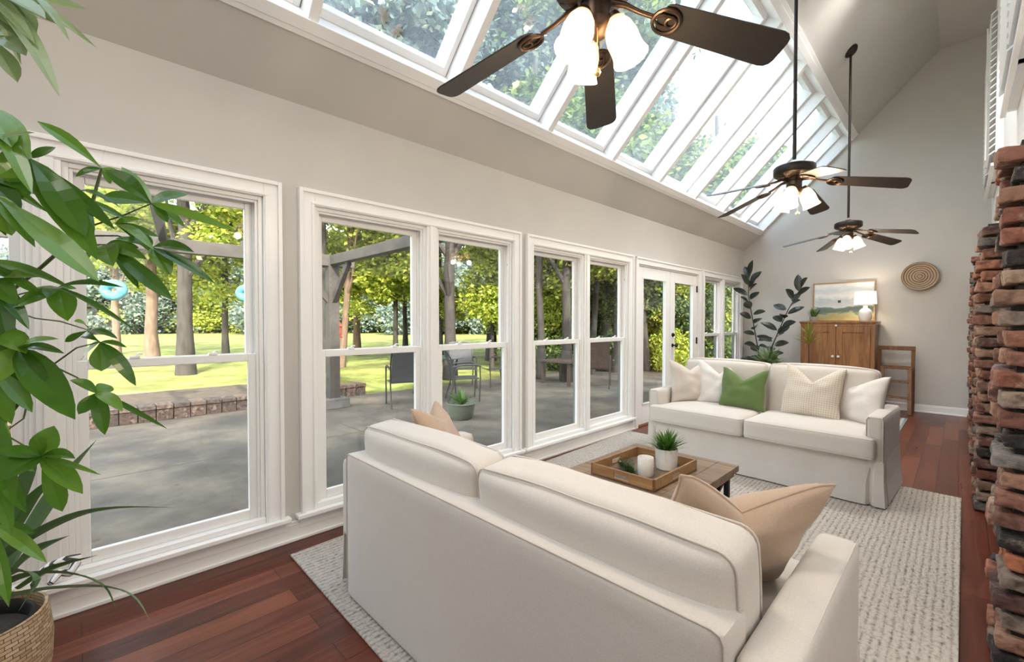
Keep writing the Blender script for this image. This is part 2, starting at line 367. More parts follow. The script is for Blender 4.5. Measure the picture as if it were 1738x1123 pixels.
def concrete_mat():
    m, nt, b, N, L = new_mat('patio_concrete'); b.inputs['Roughness'].default_value = .85
    tc = N.new('ShaderNodeTexCoord')
    n = N.new('ShaderNodeTexNoise'); n.inputs['Scale'].default_value = .9; n.inputs['Detail'].default_value = 9; n.inputs['Roughness'].default_value = .65; L.new(tc.outputs['Object'], n.inputs[0])
    r = ramp(N, [(.34, (.06, .05, .041)), (.5, (.12, .10, .078)), (.66, (.22, .178, .13))]); L.new(n.outputs[0], r.inputs[0])
    v = N.new('ShaderNodeTexVoronoi'); v.inputs['Scale'].default_value = 4.5; v.inputs['Randomness'].default_value = 1; L.new(tc.outputs['Object'], v.inputs[0])
    r2 = ramp(N, [(.10, (1, 1, 1)), (.13, (0, 0, 0))]); L.new(v.outputs['Distance'], r2.inputs[0])
    mx = N.new('ShaderNodeMix'); mx.data_type = 'RGBA'; mx.inputs[7].default_value = (.15, .09, .05, 1); L.new(r2.outputs[0], mx.inputs[0]); L.new(r.outputs[0], mx.inputs[6])
    # expansion joints
    br = N.new('ShaderNodeTexBrick'); br.offset = 0; br.inputs['Scale'].default_value = 1; br.inputs['Brick Width'].default_value = 2.6; br.inputs['Row Height'].default_value = 2.6; br.inputs['Mortar Size'].default_value = .012
    L.new(tc.outputs['Object'], br.inputs['Vector'])
    m3 = N.new('ShaderNodeMix'); m3.data_type = 'RGBA'; m3.inputs[7].default_value = (.09, .075, .06, 1); L.new(br.outputs['Fac'], m3.inputs[0]); L.new(mx.outputs[2], m3.inputs[6])
    L.new(m3.outputs[2], b.inputs['Base Color'])
    return m
def grass_mat():
    m, nt, b, N, L = new_mat('lawn_grass'); b.inputs['Roughness'].default_value = .95; b.inputs['Specular IOR Level'].default_value = .1
    tc = N.new('ShaderNodeTexCoord'); n = N.new('ShaderNodeTexNoise'); n.inputs['Scale'].default_value = .7; n.inputs['Detail'].default_value = 10; n.inputs['Roughness'].default_value = .75; L.new(tc.outputs['Object'], n.inputs[0])
    r = ramp(N, [(.35, (.14, .10, .05)), (.46, (.16, .17, .05)), (.56, (.27, .30, .08)), (.75, (.42, .42, .16))]); L.new(n.outputs[0], r.inputs[0]); L.new(r.outputs[0], b.inputs['Base Color'])
    return m
def basket_mat():
    m, nt, b, N, L = new_mat('woven_seagrass'); b.inputs['Roughness'].default_value = .8
    tc = N.new('ShaderNodeTexCoord')
    # angle / height coordinates
    sp = N.new('ShaderNodeSeparateXYZ'); L.new(tc.outputs['Object'], sp.inputs[0])
    a = N.new('ShaderNodeMath'); a.operation = 'ARCTAN2'; L.new(sp.outputs['Y'], a.inputs[0]); L.new(sp.outputs['X'], a.inputs[1])
    cb = N.new('ShaderNodeCombineXYZ'); L.new(a.outputs[0], cb.inputs['X']); L.new(sp.outputs['Z'], cb.inputs['Y'])
    mp = N.new('ShaderNodeMapping'); mp.inputs['Scale'].default_value = (1, 5, 1); L.new(cb.outputs[0], mp.inputs[0])
    br = N.new('ShaderNodeTexBrick'); br.inputs['Scale'].default_value = 1; br.inputs['Brick Width'].default_value = .17; br.inputs['Row Height'].default_value = .06; br.inputs['Mortar Size'].default_value = .006; br.inputs['Mortar Smooth'].default_value = 1
    br.inputs['Color1'].default_value = (.62, .46, .29, 1); br.inputs['Color2'].default_value = (.40, .26, .14, 1); br.inputs['Mortar'].default_value = (.12, .07, .04, 1)
    n = N.new('ShaderNodeTexNoise'); n.inputs['Scale'].default_value = 14; L.new(tc.outputs['Object'], n.inputs[0])
    ad = N.new('ShaderNodeMix'); ad.data_type = 'VECTOR'; ad.inputs[0].default_value = .03; L.new(mp.outputs[0], ad.inputs[4]); L.new(n.outputs['Color'], ad.inputs[5]); L.new(ad.outputs[1], br.inputs['Vector'])
    L.new(br.outputs['Color'], b.inputs['Base Color'])
    bp = N.new('ShaderNodeBump'); bp.invert = True; bp.inputs['Strength'].default_value = .9; bp.inputs['Distance'].default_value = .01; L.new(br.outputs['Fac'], bp.inputs['Height']); L.new(bp.outputs[0], b.inputs['Normal'])
    return m
M_floor = floor_mat(); M_rug = rug_mat(); M_brick = brick_mat(); M_conc = concrete_mat(); M_grass = grass_mat(); M_basket = basket_mat()
M_mortar = mat('dark_mortar', (.03, .027, .026), .95, bump=.5, bscale=40)
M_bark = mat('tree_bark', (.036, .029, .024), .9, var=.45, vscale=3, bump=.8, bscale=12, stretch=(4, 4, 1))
M_leafY = leafmat('yellow_green_leaf', [(0, (.16, .24, .03)), (.5, (.36, .42, .05)), (1, (.60, .58, .10))], .5, .45)
M_leafG = leafmat('mid_green_leaf', [(0, (.025, .05, .012)), (.6, (.10, .16, .025)), (1, (.30, .36, .06))], .5, .4)
M_leafD = leafmat('dark_green_leaf', [(0, (.02, .04, .015)), (.6, (.06, .10, .025)), (1, (.16, .22, .05))], .5, .3)
M_leafB = leafmat('blue_green_leaf', [(0, (.09, .13, .12)), (.6, (.20, .27, .24)), (1, (.42, .45, .28))], .5, .45)  # pale and bluish: haze over far and skylight trees put into the colour
M_plant = leafmat('houseplant_leaf', [(0, (.045, .13, .012)), (.45, (.085, .22, .02)), (1, (.19, .36, .04))], .25, .35)
M_pale = leafmat('pale_houseplant_leaf', [(0, (.25, .36, .15)), (1, (.34, .44, .22))], .35, .4)
M_strap = leafmat('strap_leaf', [(0, (.05, .11, .03)), (.5, (.08, .16, .05)), (1, (.14, .24, .12))], .4, .2)
M_rubber = leafmat('rubber_leaf', [(0, (.018, .024, .018)), (1, (.035, .045, .033))], .3, .05)
M_lime = leafmat('yellow_striped_leaf', [(0, (.25, .30, .05)), (.5, (.38, .36, .08)), (1, (.50, .30, .08))], .4, .3)
M_grassy = leafmat('tabletop_plant_leaf', [(0, (.05, .13, .02)), (1, (.16, .32, .05))], .4, .3)

# ------------------------------------------------------------------ the room
ZW, YF, YB, XR, ZR = 2.6, 8.71, -1.7, 2.54, 5.147
XW = 3.06          # right wall plane
YA = 2.25          # the adjoining space opens for y < YA
def struct(mb, name, m, **k): return tag(mb.build(name, m, **k), kind='structure')

f = MB().box(-.0, 5.4, YB, YF, -.1, 0); struct(f, 'floor', M_floor)
WIN = [(-1.02, .855), (.95, 2.84), (2.915, 4.78), (6.80, 8.56)]   # casing outer edges
DOOR = (4.83, 6.76)
CW = .095
opens = [(a+CW, b-CW, .17, 2.01) for a, b in WIN] + [(DOOR[0]+.08, DOOR[1]-.08, 0.0, 2.02)]
opens.sort()
w = MB(); y = YB
for a, b, z0, z1 in opens:
    w.box(-.11, 0, y, a, -.1, ZW)
    if z0 > 0: w.box(-.11, 0, a, b, -.1, z0)
    w.box(-.11, 0, a, b, z1, ZW); y = b
w.box(-.11, 0, y, YF+.15, -.1, ZW)
struct(w, 'wall_left', M_wall)
# far gable wall (polygon extruded)
def gable(y0, y1, name, x1, m=M_wall):
    pts = [(-.16, -.1), (x1, -.1), (x1, ZR+.25), (XR, ZR+.25), (-.16, ZW+.1)]
    vs = [(x, y0, z) for x, z in pts]+[(x, y1, z) for x, z in pts]; n = len(pts)
    fs = [list(range(n)), list(range(n, 2*n))[::-1]]+[[i, (i+1) % n, n+(i+1) % n, n+i] for i in range(n)]
    struct(MB().add(vs, fs), name, m)
gable(YF, YF+.15, 'wall_far', XW+.15)
gable(YB-.15, YB, 'wall_back', 5.5)
w = MB().box(XW, XW+.15, YA, YF, -.1, ZR); struct(w, 'wall_right', M_wallw)
w = MB().box(5.4, 5.55, YB, YA, -.1, ZR); w.box(XW+.15, 5.55, YA, YA+.15, -.1, ZR); struct(w, 'wall_adjoining', M_wallw)

SA = math.atan2(ZR-ZW, XR); SL = math.hypot(ZR-ZW, XR)
MR = Matrix.Translation((0, 0, ZW)) @ Matrix.Rotation(-SA, 4, 'Y')     # local X up the slope, Y along room, Z outward normal
S0, S1, TH = .40, 2.255, .30
SY0, PER, NU = -2.0, .978, 11
SY0 = .93 - 2*PER; SY1 = SY0 + 10*PER - .03 if False else 8.70
r = MB()
r.box(-.12, S0, YB-.15, YF+.15, 0, TH, M=MR); r.box(S1, SL+.12, YB-.15, YF+.15, 0, TH, M=MR)
r.box(S0, S1, YB-.15, SY0, 0, TH, M=MR); r.box(S0, S1, SY1, YF+.15, 0, TH, M=MR)
r.box(XR, 5.55, YB-.15, YF+.15, ZR, ZR+.25)
r.box(-.12, SL+.12, -3.4, YB-.15, 0, TH, M=MR); r.box(XR, 5.55, -3.4, YB-.15, ZR, ZR+.25); r.box(-.16, 0, -3.4, YB-.15, -.1, ZW)  # unseen roof and wall extension, added to shade the patio edging
struct(r, 'ceiling', M_wall)

# skylight: one structure with a frame, and one pane per bay
sk = empty('window_5', kind='structure')
ys = [SY0+i*PER for i in range(20) if SY0+i*PER < 8.6] + [SY1]
fr = MB()
fr.box(S0-.01, S0+.055, SY0, SY1, -.018, TH, M=MR); fr.box(S0-.04, S0+.0, SY0, SY1, -.012, .0, M=MR)
fr.box(S1-.055, S1+.01, SY0, SY1, -.018, TH, M=MR); fr.box(S1, S1+.05, SY0, SY1, -.012, .0, M=MR)
for i, yy in enumerate(ys):
    if i == len(ys)-1: fr.box(S0, S1, yy-.05, yy, -.01, TH, M=MR)
    else: fr.box(S0, S1, yy-.028, yy+.028, .0, TH, M=MR)
    if i == 0: fr.box(S0, S1, yy-.05, yy, -.01, TH, M=MR)
fr.build('skylight_frame', M_trim, sk, bevel=.004)
for a, b in zip(ys[:-1], ys[1:]):
    a2, b2 = a+.034, b-.034-(.02 if b == ys[-1] else 0)
    s = MB(); s0, s1 = S0+.055, S1-.055
    for (p0, p1, q0, q1) in ((s0, s1, a2, a2+.035), (s0, s1, b2-.035, b2), (s0, s0+.05, a2+.035, b2-.035), (s1-.05, s1, a2+.035, b2-.035)):
        s.box(p0, p1, q0, q1, .15, .30, M=MR)
    s = s.build('sash', M_trim, sk, bevel=.003)
    MB().box(s0+.03, s1-.03, a2+.02, b2-.02, .275, .281, M=MR).build('glass_pane', M_sglass, s)

# windows
def window(n, Y0, Y1):
    root = empty('window_%d' % n, kind='structure'); a, b = Y0+CW, Y1-CW; z0, z1 = .17, 2.01
    c = MB()
    c.box(0, .022, Y0, a, .155, z1+CW); c.box(0, .022, b, Y1, .155, z1+CW); c.box(0, .022, a, b, z1, z1+CW)
    c.box(.022, .034, Y0, Y0+.022, .155, z1+CW); c.box(.022, .034, Y1-.022, Y1, .155, z1+CW); c.box(.022, .034, Y0+.022, Y1-.022, z1+CW-.022, z1+CW)
    c.box(0, .028, a-.022, a-.006, .155, z1+.006); c.box(0, .028, b+.006, b+.022, .155, z1+.006); c.box(0, .028, a-.022, b+.022, z1+.006, z1+.022)
    mid = (a+b)/2
    c.box(-.11, .02, mid-.045, mid+.045, .17, z1)
    c.box(.02, .03, mid-.022, mid+.022, .17, z1)
    c.build('casing', M_trim, root, bevel=.003)
    s = MB(); s.box(-.16, .055, Y0-.03, Y1+.03, .13, .155); s.box(-.15, .016, a, b, .155, .187)
    s.box(0, .018, Y0-.012, Y1+.012, .065, .13); s.box(.018, .026, Y0-.012, Y1+.012, .11, .13)
    s.build('window_sill', M_trim, root, bevel=.005)
    for ya, yb in ((a, mid-.045), (mid+.045, b)):
        j = MB(); j.box(-.11, -.0, ya, ya+.022, .185, z1); j.box(-.11, -.0, yb-.022, yb, .185, z1); j.box(-.11, 0, ya+.022, yb-.022, z1-.022, z1)
        for o1, o2 in ((-.022, -.012), (-.066, -.056)):   # parting beads
            j.box(o1, o2, ya+.022, ya+.036, .185, z1-.022); j.box(o1, o2, yb-.036, yb-.022, .185, z1-.022); j.box(o1, o2, ya+.036, yb-.036, z1-.036, z1-.022)
        j.build('jamb', M_trim, root, bevel=.002)
        tr_ = MB(); tr_.box(-.112, -.060, ya+.020, ya+.026, .188, 1.085); tr_.box(-.112, -.060, yb-.026, yb-.020, .188, 1.085); tr_.build('jamb_shade_strip', M_jambshade, root)  # dark strips laid over the jambs as painted shade
        p, q = ya+.024, yb-.024; st = .05
        def sash(x0, x1, zb, zt, rb, rt):
            m = MB(); m.box(x0, x1, p, p+st, zb, zt); m.box(x0, x1, q-st, q, zb, zt)
            m.box(x0, x1, p+st, q-st, zb, zb+rb); m.box(x0, x1, p+st, q-st, zt-rt, zt)
            so_ = m.build('sash', M_trim, root, bevel=.004)
            xm = (x0+x1)/2
            MB().box(xm-.003, xm+.003, p+st-.008, q-st+.008, zb+rb-.008, zt-rt+.008).build('glass_pane', M_glass, so_)
            return so_
        sash(-.098, -.068, 1.085, z1-.024, .042, .045)
        lo = sash(-.054, -.024, .187, 1.125, .055, .042)
        lk = MB(); ym = (ya+yb)/2
        for dy in (-.16, .16): lk.box(-.052, -.022, ym+dy-.02, ym+dy+.02, 1.125, 1.137); lk.tube([(-.038, ym+dy, 1.137), (-.038, ym+dy+.015, 1.147), (-.033, ym+dy+.03, 1.147)], .005, 6)
        lk.build('sash_lock', M_trim, lo, bevel=.002)
    pin = MB(); pin.box(-.03, -.02, b-.03, b-.024, 1.80, 1.82); pin.build('latch_pin', M_black, root)
    return root
for i, (a, b) in enumerate(WIN): window(i+1, a, b)

# french doors
def french(n, Y0, Y1):
    root = empty('door_%d' % n, kind='structure'); a, b = Y0+.08, Y1-.08; z1 = 2.02
    c = MB(); c.box(0, .022, Y0, a, 0, z1+.08); c.box(0, .022, b, Y1, 0, z1+.08); c.box(0, .022, a, b, z1, z1+.08)
    c.box(.022, .032, Y0, Y0+.02, 0, z1+.08); c.box(.022, .032, Y1-.02, Y1, 0, z1+.08); c.box(.022, .032, Y0, Y1, z1+.06, z1+.08)
    c.box(-.11, 0, a, a+.02, 0, z1); c.box(-.11, 0, b-.02, b, 0, z1); c.box(-.11, 0, a+.02, b-.02, z1-.02, z1)
    c.build('casing', M_trim, root, bevel=.003)
    MB().box(-.2, .02, a, b, -.02, .018).build('threshold', wood('threshold_wood', (.10, .04, .02), (.2, .09, .05)), root, bevel=.003)
    tr_ = MB(); tr_.box(-.112, -.053, a+.019, a+.025, .02, z1-.02); tr_.box(-.112, -.053, b-.025, b-.019, .02, z1-.02); tr_.build('weather_strip', M_jambshade, root)  # added dark cover on the door jambs, dulls their sky-lit faces
    mid = (a+b)/2; leafs = []
    for k, (ya, yb) in enumerate(((a+.022, mid-.003), (mid+.003, b-.022))):
        x0, x1, zb, zt, st = -.05, -.008, .022, z1-.023, .125
        m = MB(); m.box(x0, x1, ya, ya+st, zb, zt); m.box(x0, x1, yb-st, yb, zb, zt); m.box(x0, x1, ya+st, yb-st, zb, zb+.25); m.box(x0, x1, ya+st, yb-st, zt-.14, zt)
        for q0, q1, w0, w1 in ((ya+st-.012, ya+st+.008, zb+.24, zt-.13), (yb-st-.008, yb-st+.012, zb+.24, zt-.13)): m.box(x1, x1+.006, q0, q1, w0, w1)
        for w0, w1 in ((zb+.238, zb+.258), (zt-.148, zt-.128)): m.box(x1, x1+.006, ya+st-.012, yb-st+.012, w0, w1)
        leaf = m.build('door_leaf', M_trim, root, bevel=.003); leafs.append(leaf)
        MB().box(-.032, -.026, ya+st-.01, yb-st+.01, zb+.24, zt-.13).build('glass_pane', M_glass, leaf)
        hy = ya-.004 if k == 0 else yb+.004
        for hz in (.25, 1.03, 1.8):
            h = MB(); h.tube([(0, hy, hz-.05), (0, hy, hz+.05)], .0075, 8); h.box(-.010, -.004, hy-.018, hy+.018, hz-.045, hz+.045); h.build('hinge', M_black, leaf)
    yk = mid+.075; k = MB()
    k.lathe([(.026, -.008), (.026, 0), (.012, .003), (.009, .03), (.02, .036), (.027, .05), (.022, .064), (0, .068)], 20, Matrix.Translation((0, yk, .985)) @ Matrix.Rotation(pi/2, 4, 'Y'))
    k.build('door_knob', M_black, leafs[1], smooth=True)
    k = MB(); k.lathe([(.026, -.008), (.026, .008), (.018, .012), (0, .012)], 20, Matrix.Translation((0, yk, 1.13)) @ Matrix.Rotation(pi/2, 4, 'Y')); k.box(.0, .028, yk-.004, yk+.004, 1.115, 1.145)
    k.build('deadbolt', M_black, leafs[1])
french(1, *DOOR)

# baseboards
def baseboard(name, segs, axis):
    m = MB()
    for a, b in segs:
        if axis == 'y0': m.box(0, .016, a, b, 0, .10); m.box(0, .010, a, b, .10, .115); m.box(.016, .030, a, b, 0, .02)
        else: m.box(a, b, YF-.016, YF, 0, .10); m.box(a, b, YF-.010, YF, .10, .115); m.box(a, b, YF-.03, YF-.016, 0, .02)
    struct(m, name, M_trim, bevel=.004)
baseboard('baseboard_left', [(YB, DOOR[0]), (DOOR[1], YF)], 'y0')
# low trim pieces under the sills are part of each window; shorten boards there visually by depth
baseboard('baseboard_far', [(0.02, XW)], 'x')

# brick piers along the right side
PAL = [(.20, .075, .05), (.26, .11, .07), (.16, .065, .045), (.28, .15, .10), (.30, .21, .155), (.11, .055, .045), (.34, .12, .06), (.22, .17, .14), (.20, .09, .065), (.15, .135, .125), (.025, .022, .022), (.26, .15, .105)]
def brick(mb, x0, x1, y0, y1, z0, z1, col):
    n = 3; g = MB(); idx = {}
    sx, sy, sz = x1-x0, y1-y0, z1-z0; c = Vector(((x0+x1)/2, (y0+y1)/2, (z0+z1)/2)); sd_ = random.random()*50
    tw = Matrix.Rotation(random.uniform(-.02, .02), 4, 'X') @ Matrix.Rotation(random.uniform(-.04, .04), 4, 'Z')
    b = soft_box(sx/2, sy/2, sz/2, .010, 7)
    vs = []
    for p in b.v:
        q = p + c; d = (noise.noise_vector(q*14+Vector((sd_, 0, 0)))*.010 + noise.noise_vector(q*45+Vector((sd_, 0, 0)))*.004)
        vs.append(tw @ p + c + d)
    base = len(mb.v); mb.v += vs
    for f_ in b.f: mb.f.append([base+i for i in f_]); mb.m.append(0); mb.c.append(col)
def pier(yc, label, x_in=2.875, dy=.42, top=2.0):
    root = empty('brick_pier', (0, 0, 0), label=label, cat='brick pier', group='brick piers along the right wall')
    core = MB(); core.box(x_in+.035, XW-.004, yc+.03, yc+dy-.03, 0, top-.03); core.build('mortar_core', M_mortar, root)
    m = MB(); z = .004; row = 0; h = .0575; step = .0755
    while z+h < top+.002:
        off = row % 2; ln = .2
        jx = random.uniform(-.016, .012)
        if off:   # header row: ends seen on the left face
            cuts = [0, .12, .24, .33, dy]
        else: cuts = [0, .21, dy]
        for a, b in zip(cuts[:-1], cuts[1:]):
            jj = random.uniform(-.014, .014)
            c = random.choice(PAL); k = random.uniform(.85, 1.35); c = tuple(v*k for v in c)
            first = (a == 0)
            yy0 = yc+a+.006 - (random.uniform(0, .018) if first else 0)
            brick(m, x_in+jx+jj, XW-.05, yy0, yc+b-.006, z, z+h, c)
        z += step; row += 1
    m.build('brickwork', M_brick, root, smooth=True)
    return root
pier(2.45, 'jagged brick pier nearest the camera at the right edge', 2.90)
pier(4.40, 'second brick pier from the camera, rising beside the loveseat end of the rug')
pier(6.22, 'third brick pier from the camera, mostly hidden by the nearer two')
pier(8.20, 'farthest brick pier, standing against the far grey wall')
for (a, b) in ((2.87, 4.40), (4.82, 6.22), (6.64, 8.20)):
    pass
m = MB(); 
for (a, b) in ((2.88, 4.39), (4.83, 6.21), (6.65, 8.19)):
    m.box(XW-.06, XW, a, b, 0, 1.98)
    z = .004; row = 0
struct(m, 'trim_1', M_mortar)

# white louvred shutters high on the right wall
def shutter(y0, y1, z0, z1, label):
    root = empty('louvred_shutter', (XW, 0, 0), label=label, cat='shutter', group='white louvred shutters high on the right wall')
    fr = MB(); x0 = -.055
    fr.box(x0, 0, y0, y0+.07, z0, z1); fr.box(x0, 0, y1-.07, y1, z0, z1); fr.box(x0, 0, y0+.07, y1-.07, z0, z0+.09); fr.box(x0, 0, y0+.07, y1-.07, z1-.09, z1)
    fr.box(x0-.01, 0, (y0+y1)/2-.04, (y0+y1)/2+.04, z0, z1)
    fr.box(x0-.03, x0, y0-.02, y1+.02, z0-.03, z0)
    fr.build('shutter_frame', M_trim, root, bevel=.004)
    lv = MB(); z = z0+.13
    while z < z1-.12:
        for (a, b) in ((y0+.075, (y0+y1)/2-.045), ((y0+y1)/2+.045, y1-.075)):
            M = Matrix.Translation((x0-.012, (a+b)/2, z)) @ Matrix.Rotation(radians(-40), 4, 'Y')
            lv.box(-.038, .038, -(b-a)/2, (b-a)/2, -.005, .005, M=M)
        z += .066
    lv.build('louvres', M_trim, root)
    rod = MB(); rod.box(x0-.062, x0-.05, (y0*3+y1)/4-.006, (y0*3+y1)/4+.006, z0+.15, z1-.15); rod.build('tilt_rod', M_trim, root)
shutter(3.15, 4.98, 2.87, 4.75, 'white louvred shutter above the nearer brick piers, reaching out of the top edge')
shutter(6.45, 8.25, 2.87, 4.55, 'white louvred shutter farther away, closest to the far wall')

# ------------------------------------------------------------------ rug and mats
def slab(name, corners, z0, z1, m, **k):
    mb = MB(); n = len(corners)
    vs = [(x, y, z0) for x, y in corners]+[(x, y, z1) for x, y in corners]
    mb.add(vs, [list(range(n))[::-1], list(range(n, 2*n))]+[[i, (i+1) % n, n+(i+1) % n, n+i] for i in range(n)])
    return mb.build(name, m, **k)
tag(slab('area_rug', [(.19, .83), (2.79, .80), (2.81, 4.61), (.03, 4.67)], .001, .014, M_rug, bevel=.004), 'large braided oatmeal wool rug under both sofas', 'rug')
def stripe_mat():
    m, nt, b, N, L = new_mat('striped_cotton'); b.inputs['Roughness'].default_value = .95
    tc = N.new('ShaderNodeTexCoord'); w = N.new('ShaderNodeTexWave'); w.bands_direction = 'X'; w.inputs['Scale'].default_value = 5; w.inputs['Distortion'].default_value = .4; L.new(tc.outputs['Object'], w.inputs[0])
    r = ramp(N, [(.3, (.62, .60, .57)), (.7, (.30, .33, .35))]); L.new(w.outputs[0], r.inputs[0]); L.new(r.outputs[0], b.inputs['Base Color']); return m
M_stripe = stripe_mat()
tag(slab('floor_mat', [(1.55, 6.70), (2.30, 6.68), (2.31, 7.95), (1.55, 7.95)], .001, .010, M_stripe), 'white and grey striped floor mat behind the loveseat', 'mat')
tag(slab('floor_mat', [(.06, 5.20), (.62, 5.20), (.62, 6.25), (.06, 6.25)], .001, .010, M_stripe), 'grey striped door mat in front of the french doors', 'mat')

# ------------------------------------------------------------------ sofas
def rrect(hx, hz, r, n=5):
    pts = []
    for cx, cz, a0 in ((hx-r, hz-r, 0), (-(hx-r), hz-r, 90), (-(hx-r), -(hz-r), 180), (hx-r, -(hz-r), 270)):
        for i in range(n+1):
            a = radians(a0+90*i/n); pts.append((cx+r*cos(a), cz+r*sin(a)))
    return pts
def make_sofa(loc, rz, label, bh=.176):
    """origin: middle of the back edge on the floor; faces local +y; 1.90 wide"""
    root = empty('sofa', loc, rz, label, 'sofa', 'matching pair of slipcovered sofas')
    HW = .96; AT = .11; AH = .635; D0, D1 = .0, .78
    # back frame
    bk = soft_box(.85, .065, .335, .018, 12); 
    M = Matrix.Translation((0, .068, .345))
    b = MB(); b.v = [M @ p for p in bk.v]; b.f, b.m, b.c = bk.f, bk.m, bk.c
    ob = b.build('backrest_frame', M_linen, root, smooth=True)
    p = MB(); p.tube([(-.846, .006, .03), (-.846, .006, .655), (-.838, .006, .672), (-.82, .006, .678), (.82, .006, .678), (.838, .006, .672), (.846, .006, .655), (.846, .006, .03)], .0022, 6); p.build('piping', M_linenpipe, ob, smooth=True)
    # base deck and skirt
    MB().box(-HW+.03, HW-.03, .12, D1-.01, .02, .33).build('base', M_linen, root, bevel=.01)
    for sg in (-1, 1):
        a = soft_box(AT/2, (D1-.03)/2, .19, .028, 12, fn=lambda q, p_: Vector((q.x, q.y, q.z - .03*max(0, -q.y)*.6)))
        M = Matrix.Translation((sg*(HW-AT/2), .03+(D1-.03)/2, AH-.19)); mb = MB(); mb.v = [M @ v for v in a.v]; mb.f, mb.m, mb.c = a.f, a.m, a.c
        arm = mb.build('armrest', M_linen, root, smooth=True)
        xi, xo = HW-AT+.006, HW-.006; yF = D1+.0
        pp = MB(); pp.tube([(sg*xi, yF-.004, .30), (sg*xi, yF-.004, AH-.03), (sg*(xi+.012), yF-.003, AH-.010), (sg*(xo-.012), yF-.003, AH-.010), (sg*xo, yF-.004, AH-.03), (sg*xo, yF-.004, .30)], .0035, 6)
        pp.tube([(sg*(xo-.004), yF-.02, AH-.006), (sg*(xo-.004), .4, AH-.008), (sg*(xo-.004), .06, AH-.018)], .003, 6)
        pp.build('piping', M_linenpipe, arm, smooth=True)
    # skirt: strip around front and sides, slightly flared, pleated at the front corners
    path = []
    def addp(x, y, n): path.append((x, y, n))
    addp(-HW, .04, (-1, 0)); addp(-HW, D1-.10, (-1, 0)); addp(-HW+.03, D1-.075, (-1, 0)); addp(-HW, D1-.05, (-1, 0)); addp(-HW, D1, (-.7, .7)); addp(-HW+.05, D1, (0, 1)); addp(-HW+.075, D1-.04, (0, 1)); addp(-HW+.10, D1, (0, 1))
    nn = 16
    for i in range(1, nn): addp(-HW+.10+(2*HW-.2)*i/nn, D1+.004*sin(i*1.7), (0, 1))
    for x, y_, n in reversed([(q[0], q[1], q[2]) for q in path[:8]]): addp(-x, y_, (-n[0], n[1]))
    sk_ = MB(); H = .325; lv = [H, H-.01, .16, .012]; fl = [-.006, .001, .007, .022]
    base = 0; P = len(path)
    for z, o_ in zip(lv, fl):
        for (x, y_, n) in path:
            pl = 1.0
            deep = (abs(abs(x)-(HW-.075)) < .001 or (abs(abs(x)-(HW-.03)) < .001))
            if deep and z > .15: # pleat opens only downwards
                k_ = 0.15 if z > .3 else .6
                if abs(abs(x)-(HW-.075)) < .001: yy = D1-(D1-y_)*k_; xx = x
                else: xx = math.copysign(HW-(HW-abs(x))*k_, x); yy = y_
            else: xx, yy = x, y_
            sk_.v.append(Vector((xx+n[0]*o_, yy+n[1]*o_, z)))
    for i in range(len(lv)-1):
        for j in range(P-1):
            sk_.f.append([i*P+j, i*P+j+1, (i+1)*P+j+1, (i+1)*P+j]); sk_.m.append(0); sk_.c.append(None)
    so_ = sk_.build('skirt', M_linen, root); md = so_.modifiers.new('solid', 'SOLIDIFY'); md.thickness = .006; md.offset = -1
    # seat cushions, T-shaped at the outer front corner
    iw = HW-AT
    for sg in (-1, 1):
        hx = iw/2-.003
        def fn(q, p_, sg=sg, hx=hx):
            t = max(0, min(1, (q.y - .27)/.05)); 
            if p_[0]*sg > 0: q.x += sg*.075*t*(p_[0]*sg)
            return q
        c = soft_box(hx, .36, .08, .035, 16, puff=(0, 0, .018), fn=fn)
        M = Matrix.Translation((sg*(hx+.003), .13+.36, .33+.082)); mb = MB(); mb.v = [M @ v for v in c.v]; mb.f, mb.m, mb.c = c.f, c.m, c.c
        cu = mb.build('seat_cushion', M_linen, root, smooth=True)
        pp = MB()
        for zz in (.066, -.066):
            x0, x1 = -hx, hx
            e = .075
            line = [(-hx+.012, -.33), (-hx+.003, .28), (-hx-(e if sg < 0 else 0)+.006, .33), (-hx-(e if sg < 0 else 0)+.02, .353), (hx+(e if sg > 0 else 0)-.02, .353), (hx+(e if sg > 0 else 0)-.006, .33), (hx-.003, .28), (hx-.012, -.33)]
            pp.tube([M @ Vector((x, y_, zz)) for x, y_ in line], .0038, 6)
        pp.build('piping', M_linenpipe, cu, smooth=True)
    # back cushions
    for sg in (-1, 1):
        hx, hy, hz = .418, .085, bh; sd_ = 3.1*sg
        def fn(q, p_, sd_=sd_):
            d = noise.noise(Vector((q.x*4+sd_, q.z*5, q.y*3)))*.012
            q.y += d; q.z += .012*(1-p_[0]**2)*max(0, p_[2]) if p_[2] > 0 else 0
            return q
        c = soft_box(hx, hy, hz, .04, 18, puff=(.008, .03, .012), fn=fn)
        M = Matrix.Translation((sg*(hx+.004), .205, .485+.185)) @ Matrix.Rotation(radians(-10), 4, 'X') ; M = M @ Matrix.Rotation(radians(180*0), 4, 'Z')
        M = Matrix.Translation((sg*(hx+.004), .18, .45+bh)) @ Matrix.Rotation(radians(6), 4, 'X')
        mb = MB(); mb.v = [M @ v for v in c.v]; mb.f, mb.m, mb.c = c.f, c.m, c.c
        cu = mb.build('back_cushion', M_linen, root, smooth=True)
        pp = MB()
